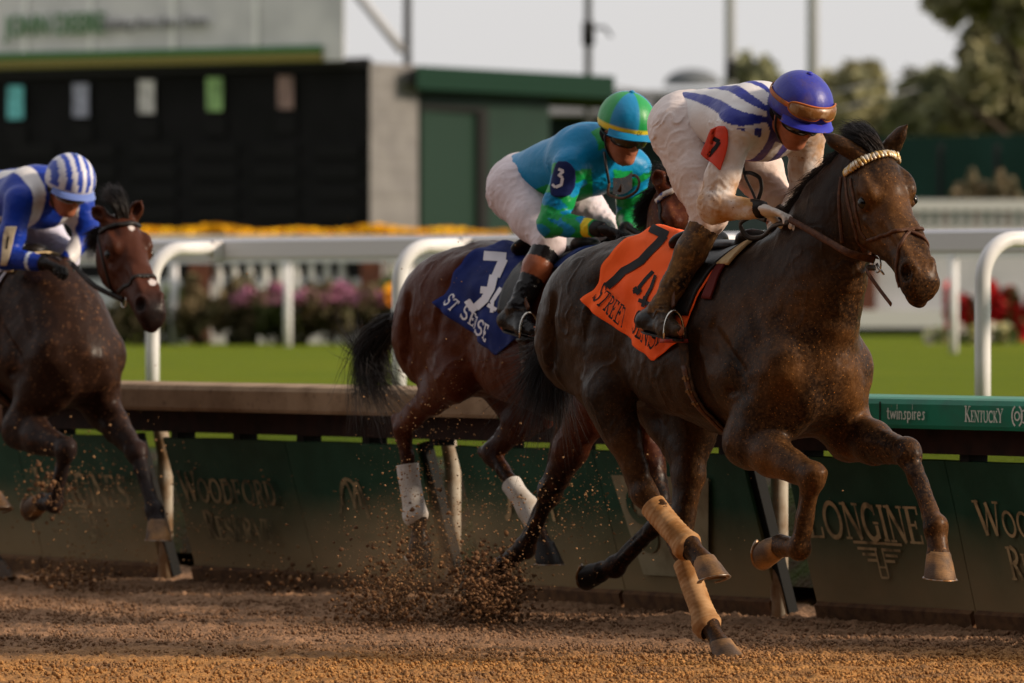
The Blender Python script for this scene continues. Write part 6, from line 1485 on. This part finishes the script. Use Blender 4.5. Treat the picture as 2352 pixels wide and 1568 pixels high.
saddle3 = saddle_for(H3, 'black racing saddle with dark stirrups on the bay horse', None, False, foot=fr3.J(1215, 757, -.345), red=False)
saddle3['label'] = 'black racing saddle on the bay horse wearing number 3'
def simple_bridle(H, fr, root, px, beads, rein_px, nose=None):
    b = empty('bridle', (0, 0, 0), 0, root)
    for nm, P_, wd in px:
        for mi in (False, True):
            (V, F), _ = strap_on(H, P_, .003, wd, .006, 36, mi, rng=(26, 36)); mesh_obj(nm, V, F, BLK, b)
    if beads:
        (V, F), PB_ = strap_on(H, beads[0], .007, .026, .012, 40, rng=(26, 36)); mesh_obj('browband', V, F, beads[1], b)
    bp_ = hitp(*rein_px[-1], .008, H); mb = MB(); ring(bp_, H['el'], .032, .0035, mb); mb.build('bit_ring', STEEL, b)
    P = smooth_path([fr.J(*q) for q in rein_px[:-1]]+[bp_], 24); d = unit(P[-1]-P[0]); Nn = unit(np.cross(d, [0, 0, 1])); V, F = ribbon(P, np.tile(Nn if Nn[1] < 0 else -Nn, (24, 1)), .026, .006); mesh_obj('rein', V, F, BLK, b)
    return b
simple_bridle(H3, fr3, root3, [('cheek_strap', [(1512, 460), (1520, 510), (1534, 565), (1550, 612)], .016), ('noseband', [(1545, 603), (1583, 592), (1612, 582), (1638, 578)], .014)],
    ([(1506, 463), (1522, 448), (1542, 438), (1562, 428), (1590, 424)], material('blue_white_braid', lin(196, 184, 176), .5, noise=(30, lin(60, 76, 130), .5, .55))), [(1440, 520, -.15), (1500, 560, -.13), (1560, 628)])
# ---- jockey 3
CY = (10, 122, 172); GRN = (22, 140, 70); YEL = (214, 190, 40)
def jersey3(V, d):
    C = rows(CY, len(V)); tax = d['tax']; nrm = np.cross(tax, [0, 1, 0]); nrm = nrm if nrm[2] > 0 else -nrm; r = V-d['pelvis']; y = r[:, 1]; hg = r@nrm; al = r@tax
    da, ta = seg_dist(V, d['shR'], d['elbowR']); db, tb = seg_dist(V, d['shL'], d['elbowL']); dc, tc = seg_dist(V, d['elbowR'], d['wristR']); de, te = seg_dist(V, d['elbowL'], d['wristL'])
    up = ((da < .09) & (ta > .02)) | ((db < .09) & (tb > .02)); fo = (dc < .075) & ((dc < da) | (ta > .98)); fo2 = (de < .075) & ((de < db) | (tb > .98))
    t = np.where(da < db, ta, tb); a = np.where(da < db, np.arctan2(V[:, 1]-d['shR'][1], V[:, 0]-d['shR'][0]), np.arctan2(V[:, 1]-d['shL'][1], V[:, 0]-d['shL'][0]))
    chk = (np.sin(t*15+1.2*np.sin(V[:, 1]*38)) > 0.05); C[up & chk] = lin(*GRN)[:3]
    chk2 = (np.sin(tc*13+2*np.sin(V[:, 2]*60)) > -.1); C[fo & chk2] = lin(*GRN)[:3]; C[fo2] = lin(*GRN)[:3]
    C[(fo & (tc > .72) & (tc < .86))] = lin(*YEL)[:3]; C[(fo & (tc > .86))] = lin(*GRN)[:3]
    sq = (np.abs(np.mod(al+.05, .3)-.1) < .045) & (np.abs(y+.02) < .05) & (hg > 0); C[sq & ~up & ~fo] = lin(*GRN)[:3]
    low = (hg < -.08) & (al > .15) & ~up & ~fo & (np.sin(y*30+al*20) > .1); C[low] = lin(*GRN)[:3]
    nd = np.linalg.norm(V-(d['head']*.5+d['chest']*.5), axis=1); C[(nd < .075)] = lin(20, 90, 60)[:3]
    return C
def helm3(L):
    ph = np.arctan2(L[:, 1], L[:, 0]); C = rows(CY, len(L)); C[(np.floor((ph+.12)/(math.pi/3)) % 2) == 0] = lin(*GRN)[:3]
    b = (L[:, 2] < -.06+.06*0) & (L[:, 2] > -.24); C[b] = lin(*YEL)[:3]; return C
def boot3(V, kn, an, he, to):
    C = rows((22, 20, 22), len(V)); t = ((V-kn)@(an-kn))/((an-kn)@(an-kn)); C[(t > .30) & (t < .56)] = lin(132, 76, 52)[:3]; return C
SILK = cloth_mat('silk', .38, (120, 96, 70), spec=.16); PANTS = cloth_mat('breeches_cloth', .6, (150, 120, 92)); BOOTC = material('black_boot', None, .22, attr='col', bump=[(160, .0005), (24, .002)], dust=(lin(90, 70, 50), 12, .62, .8, None))
J3 = dict(z0=1.19, seed=31, h=.0065, face=(.93, -.12, -.34), htilt=.05, hem=-.01, hem_n=(-.80, 0, -.5), sleeve_end=.86, hup=.058, peak=.034,
  pts=dict(pelvis=(1206, 424, 0), chest=(1352, 366, 0), head=(1432, 306, 0), shR=(1312, 384, -.165), shL=(1455, 384, .165),
    elbowR=(1266, 512, -.25), wristR=(1378, 526, -.18), elbowL=(1448, 505, .2), wristL=(1440, 532, .02),
    hipR=(1186, 440, -.115), hipL=(1290, 438, .115), kneeR=(1262, 556, -.17), kneeL=(1385, 522, .18),
    ankleR=(1190, 706, -.335), heelR=(1162, 742, -.35), toeR=(1224, 760, -.345)),
  hands=dict(R=((.85, .3, -.12), (.1, -.2, -1), (0, 1, .2), (45, 45, 35)), L=((.75, -.4, -.3), (0, 0, -1), (0, -1, .3))),
  jersey_mat=SILK, jersey_col=jersey3, pants_mat=PANTS, pants_col=uni((204, 192, 198)), boot_mat=BOOTC, boot_col=boot3,
  glove_mat=GLOV7, glove_col=uni((24, 22, 24)), cuff_mat=BLK, helmet_mat=helm_mat('green_and_blue_cover'), helmet_col=helm3, peak_mat=material('cyan_peak', lin(12, 118, 164), .4), hair=material('black_hair', lin(14, 12, 12), .8))
K3 = build_jockey(fr3, J3, 'jockey in turquoise and green silks with a yellow banded helmet on the bay horse')
YLN = material('clear_amber_lens', lin(70, 58, 40), .1, coat=.6, noise=(20, lin(150, 130, 60), .55, .7))
K3['goggle'](-.16, 0, 1.13, BLK, YLN, BLK, 'goggles', .05, base=K3['face_pt'], span=66)
st, W2 = text_strokes('JO', .1)
def on_helm(K, x, y, l, ph0, el0, k):
    ph = ph0-x*k; el = el0+y*k; p = K['ell_pt'](ph, el, 1.0); n = unit(p-K['hc']); return p+n*(.004+l)-K['org']
strokes_mesh([(P, b) for P, b in st], lambda x, y, l: on_helm(K3, x, y, l, .02, -.21, .13), .002, .3).build('lettering', INK, K3['helm'])
badge(K3, fr3, [(370, 1284, 1302), (376, 1278, 1312), (390, 1273, 1322), (410, 1268, 1324), (430, 1264, 1321), (446, 1266, 1312), (452, 1276, 1300)],
      [([(1284, 388), (1296, 393)], 6.5), ([(1296, 393), (1285, 402), (1294, 408)], 6.5), ([(1294, 408), (1291, 424), (1278, 430)], 7), ([(1278, 430), (1270, 423)], 6)], material('navy_vinyl', lin(22, 34, 84), .5), WINK)
# goggles hanging at the jockey's chest
mb = MB(); c = fr3.J(1436, 444, -.12)-K3['org']; P = [fr3.J(1400, 420, -.12), fr3.J(1396, 440, -.13), fr3.J(1412, 452, -.14), fr3.J(1440, 452, -.14), fr3.J(1462, 438, -.12), fr3.J(1468, 415, -.1), fr3.J(1455, 402, -.1), fr3.J(1437, 412, -.12), fr3.J(1420, 440, -.14)]
mb.tube(smooth_path(P, 30)-K3['org'], .006, 8); go = tag(mb.build('spare_goggles', LEA, K3['root']), 'brown goggles hanging at the chest'); mb = MB()
G = [[fr3.J(1408+44*j/9, 446-38*i/5-14*j/9+6*math.sin(j/9*3.14), -.135)-K3['org']+np.array([.008*math.sin(j/9*3.14), 0, 0]) for j in range(10)] for i in range(6)]; mb.grid(G); mb.build('lens', GOGL, go)
P = smooth_path([fr3.J(1400, 425, -.12), fr3.J(1392, 380, -.13), fr3.J(1388, 350, -.10)], 12)-K3['org']; mb = MB(); mb.tube(P, .006, 8); mb.build('strap', BLK, go)
# ---- horse 1
def attrs1(V, H):
    x = V[:, 0]+.9; z = V[:, 2]; C = rows((40, 25, 18), len(V)); hd = H['Hd']
    face = np.clip((x-1.75)/.15, 0, 1)[:, None]; C = C*(1-face)+np.array(lin(64, 34, 23)[:3])*face
    mz = np.clip(1-np.linalg.norm(V-hd(.95, 0, -.07), axis=1)/.13, 0, 1)[:, None]*1.6; mz = np.minimum(mz, 1); C = C*(1-mz)+np.array(lin(30, 24, 24)[:3])*mz
    k = np.clip((z-.6)/.25, 0, 1)[:, None]; C = C*k+np.array(lin(34, 28, 28)[:3])*(1-k)
    st_ = np.linalg.norm((V-hd(.22, .01, .06))*np.array([1, 1, .8]), axis=1) < .015; sn = np.linalg.norm((V-hd(.73, .022, .01))*np.array([1, 1, .5]), axis=1) < .018
    C[st_ | sn] = lin(196, 186, 184)[:3]
    C = darken_nostril(V, H, C)
    return dict(coat=C, dust=np.clip(.75*(x < 1.75)*np.clip((x-.9)/.3, 0, 1)+.1, 0, 1))
fr1 = Frame(Frame(17.0*LF).W(np.array([-29.342581+.9, 0, 0])))
SP1 = dict(x0=-.9, poll=(268, 503, 0), muzzle=(364, 704, -.05), hw=1.2, roll=.03, yaw=.16, neck=neck_like7(.01, -.16), attrs=attrs1,
    earR=((209, 474, -.13), (.6, -.6, 0)), earL=((326, 458, .08), (.7, -.5, 0)),
    legs=[
     dict(kind='fore', side='R', pts=[(45, 985, -.19), (152, 1032, -.17), (124, 1156, -.16), (96, 1152, -.15)], toe=(0, 0, -1), fold=True, dn=(-1, 0, .15)),
     dict(kind='fore', side='L', r=.95, pts=[(236, 940, .17), (313, 1038, .15), (355, 1174, .14), (362, 1200, .135)], toe=(.8, -.4, 0), dn=(0, 0, -1)),
     dict(kind='hind', side='R', pts=[(-190, 880, -.21), (-122, 1030, -.15), (-42, 1112, -.12), (-16, 1140, -.11)], toe=(1, 0, -.35), dn=(.3, 0, -.95)),
     dict(kind='hind', side='L', pts=[(-40, 960, .16), (-70, 1150, .09), (-24, 1272, .05), (-6, 1300, .045)], toe=(1, 0, -.15), dn=(.3, 0, -.95)),
    ])
H1 = build_horse(fr1, SP1, .008); H1['x0'] = -.9
COAT1 = coat_mat('dusty_dark_bay_coat', .45, [(lin(96, 64, 44), 22, .56, .86, 'dust'), (lin(126, 88, 58), 60, .61, .74, 'dust')])
root1, body1 = horse_objects(H1, SP1, COAT1, 'trailing dark bay racehorse with a white star, cut off by the left edge'); H1['root'] = root1
mane_for(H1, SP1, 1500, blow=(-.7, -.25, -.2), ln=.16, crest=[(110, 640, 0), (165, 590, 0), (200, 540, 0), (235, 500, 0)], fore=((.07, 0, .05), (-.7, -.1, .5), .18), seed=14, r0=.0014)
tail_for(H1, [(-.88, 0, 1.30), (-.97, 0, 1.27), (-1.10, .0, 1.15), (-1.2, .0, .98)], 500, wid=.08, tip=.10, r0=.002, seed=17)
WCO = material('white_cotton', lin(196, 194, 204), .7, noise=(6, lin(160, 158, 170), .4, .7), bump=[(14, .004)])
cp1 = dict(rear=lambda b: .60-.06*b-.10*b**3, front=lambda b: 1.20-.06*b**2, bottom=lambda a: D_(66+40*min(1, a*1.35)**.9-14*max(0, a-.75)/.25), flare=.03)
cl1, S1, corg1 = make_cloth(H1, 'saddle_cloth', 'plain white saddle cloth at the left edge on the trailing horse', cp1, WCO)
saddle1 = saddle_for(H1, 'x', None, True, foot=fr1.J(-66, 826, -.345), red=False); saddle1['label'] = 'black saddle with a cream pad on the trailing horse'
simple_bridle(H1, fr1, root1, [('cheek_strap', [(226, 540), (236, 600), (250, 650), (268, 686)], .018), ('noseband', [(270, 672), (300, 645), (325, 632), (345, 634)], .020)],
    ([(228, 533), (250, 520), (280, 514), (305, 511), (326, 518)], BLK), [(165, 605, -.13), (215, 655, -.13), (284, 690)])
def jersey1(V, d):
    C = rows((20, 50, 146), len(V)); tax = d['tax']; r = V-d['pelvis']; al = r@tax
    da, ta = seg_dist(V, d['shR'], d['elbowR']); db, tb = seg_dist(V, d['shL'], d['elbowL']); L_ = np.linalg.norm(d['chest']-d['pelvis'])
    ep = (np.abs(V[:, 1]+.10) < .035) & (al > L_*.62) & (da > .055); C[ep] = lin(*WHITE)[:3]; C[(np.abs(V[:, 1]-.10) < .035) & (al > L_*.62)] = lin(*WHITE)[:3]
    dc, tc = seg_dist(V, d['elbowR'], d['wristR']); C[(dc < .07) & (tc > .66) & (tc < .74)] = lin(190, 200, 214)[:3]
    return C
def helm1(L):
    y = L[:, 1]+.05*np.sin(L[:, 0]*3); C = rows((196, 196, 206), len(L)); C[np.mod(y+.16, .40) < .2] = lin(24, 58, 158)[:3]; C[(L[:, 2] < -.16)] = lin(186, 186, 194)[:3]; return C
J1 = dict(z0=1.19, seed=51, h=.0075, face=(.86, -.12, -.45), htilt=.08, hem=.0, hem_n=(-.78, 0, -.55), sleeve_end=.9, hup=.05, peak=.034,
  pts=dict(pelvis=(-42, 462, 0), chest=(84, 452, 0), head=(155, 432, 0), shR=(46, 464, -.165), shL=(178, 464, .165),
    elbowR=(14, 592, -.25), wristR=(96, 604, -.17), elbowL=(200, 535, .21), wristL=(150, 602, .06),
    hipR=(-58, 474, -.115), hipL=(36, 472, .115), kneeR=(-3, 622, -.17), kneeL=(150, 585, .18),
    ankleR=(-92, 790, -.335), heelR=(-123, 818, -.35), toeR=(-63, 830, -.345)),
  hands=dict(R=((.85, .3, -.12), (.1, -.2, -1), (0, 1, .2), (45, 45, 35)), L=((.75, -.4, -.3), (0, 0, -1), (0, -1, .3))),
  jersey_mat=SILK, jersey_col=jersey1, pants_mat=PANTS, pants_col=uni((190, 188, 204)), boot_mat=BOOTC, boot_col=uni((20, 19, 21)),
  glove_mat=GLOV7, glove_col=uni((26, 24, 24)), cuff_mat=BLK, helmet_mat=helm_mat('blue_white_striped_cover'), helmet_col=helm1, peak_mat=material('blue_grey_peak', lin(96, 116, 176), .4), hair=material('brown_hair', lin(30, 20, 16), .8))
K1 = build_jockey(fr1, J1, 'jockey in royal blue silks with a blue and white striped helmet at far left')
K1['goggle'](-.16, 0, 1.13, material('pale_goggle_frame', lin(150, 150, 150), .5), YLN, BLK, 'goggles', .05, base=K1['face_pt'], span=66)
badge(K1, fr1, [(520, 14, 40), (540, 8, 34), (560, 6, 30), (590, 4, 22), (610, 2, 16)], [([(20, 543), (16, 572)], 5)], material('cream_badge', lin(190, 176, 150), .5), INK)
# ------------------------------------------------------------------ flying dirt
def spray(px_list, n, Y, seed, name, label, rmin=.002, rmax=.012, mat=None, pw=3., dep=.7):
    """clods thrown up: gaussian clusters (u, v, su, sv, weight) at the distance of the hooves that threw them"""
    W_ = np.array([p[4] for p in px_list], float); W_ /= W_.sum()
    def shape(rs):
        p = px_list[rs.choice(len(px_list), p=W_)]; y = Y+rs.randn()*dep*.5; q = world(p[0]+rs.randn()*p[2], p[1]+rs.randn()*p[3], y); q[2] = max(q[2], .012); return q
    return loosen(seed, n, 0, 0, rmin, rmax, mat or CLODL, name, label, shape=shape, pw=pw)
spray([(950, 1180, 70, 90, 3), (930, 1320, 90, 50, 3), (1080, 1250, 110, 90, 2), (1000, 980, 60, 90, .8), (1250, 1150, 120, 90, 2), (1350, 1180, 70, 60, .8)], 4200, 29.0, 61, 'flying_sand', 'fine sand thrown up behind the hooves of the middle horse', .0012, .0055)
spray([(1125, 1370, 40, 36, 5), (1125, 1320, 48, 36, 2), (880, 1390, 55, 38, 1.6), (960, 1370, 80, 50, 1.2), (900, 1290, 70, 60, .7)], 6500, 29.3, 62, 'flying_clods', 'burst of brown clods round the buried forehoof of the middle horse', .002, .012, CLOD)
spray([(250, 1180, 110, 90, 3), (170, 1310, 60, 25, 1.5), (120, 1090, 50, 60, 1.2), (450, 1220, 160, 100, 2.5)], 2200, 32.6, 63, 'flying_sand', 'fine sand hanging in the air round the trailing horse', .0015, .007)
spray([(640, 1330, 60, 22, 1), (150, 1330, 50, 18, 2), (110, 1130, 26, 30, .8), (800, 1390, 40, 18, .6)], 900, 32.3, 64, 'flying_clods', 'brown clods kicked up beside the trailing horse', .004, .015, CLOD)
spray([(1500, 1150, 260, 160, 1), (900, 620, 200, 60, .3)], 200, 28.4, 65, 'flying_sand', 'sparse grains of sand drifting by the leading horse', .001, .004)
tm = bpy.data.materials.new('dust_air'); tm.use_nodes = True; n_ = tm.node_tree.nodes; n_.clear(); pv = n_.new('ShaderNodeVolumePrincipled'); pv.inputs['Color'].default_value = (.62, .42, .26, 1); ou = n_.new('ShaderNodeOutputMaterial')
tc = n_.new('ShaderNodeTexCoord'); gr = n_.new('ShaderNodeTexGradient'); gr.gradient_type = 'SPHERICAL'; mp = n_.new('ShaderNodeMapping'); nz_ = n_.new('ShaderNodeTexNoise'); nz_.inputs['Scale'].default_value = 2.2; nz_.inputs['Detail'].default_value = 4
mu = n_.new('ShaderNodeMath'); mu.operation = 'MULTIPLY'; mu2 = n_.new('ShaderNodeMath'); mu2.operation = 'MULTIPLY'; mu2.inputs[1].default_value = 1.0; mr_ = n_.new('ShaderNodeMapRange'); mr_.inputs['From Min'].default_value = .35; mr_.inputs['From Max'].default_value = .75
K_ = tm.node_tree.links; K_.new(tc.outputs['Object'], gr.inputs[0]); K_.new(tc.outputs['Object'], nz_.inputs[0]); K_.new(nz_.outputs[0], mr_.inputs[0]); K_.new(gr.outputs['Fac'], mu.inputs[0]); K_.new(mr_.outputs[0], mu.inputs[1]); K_.new(mu.outputs[0], mu2.inputs[0]); K_.new(mu2.outputs[0], pv.inputs['Density']); K_.new(pv.outputs[0], ou.inputs['Volume'])
bm = bmesh.new(); bmesh.ops.create_icosphere(bm, subdivisions=3, radius=1); me = bpy.data.meshes.new('dust_cloud'); bm.to_mesh(me); bm.free(); me.materials.append(tm)
for c, s_, lb in ((world(1020, 1300, 29.7), (.75, .6, .32), 'thin brown dust cloud behind the middle horse'), (world(200, 1290, 33.4), (.75, .5, .28), 'thin brown dust cloud behind the trailing horse')):
    o = bpy.data.objects.new('dust_cloud', me); sc.collection.objects.link(o); o.location = (c[0], c[1], .30); o.scale = s_; tag(o, lb, kind='stuff')
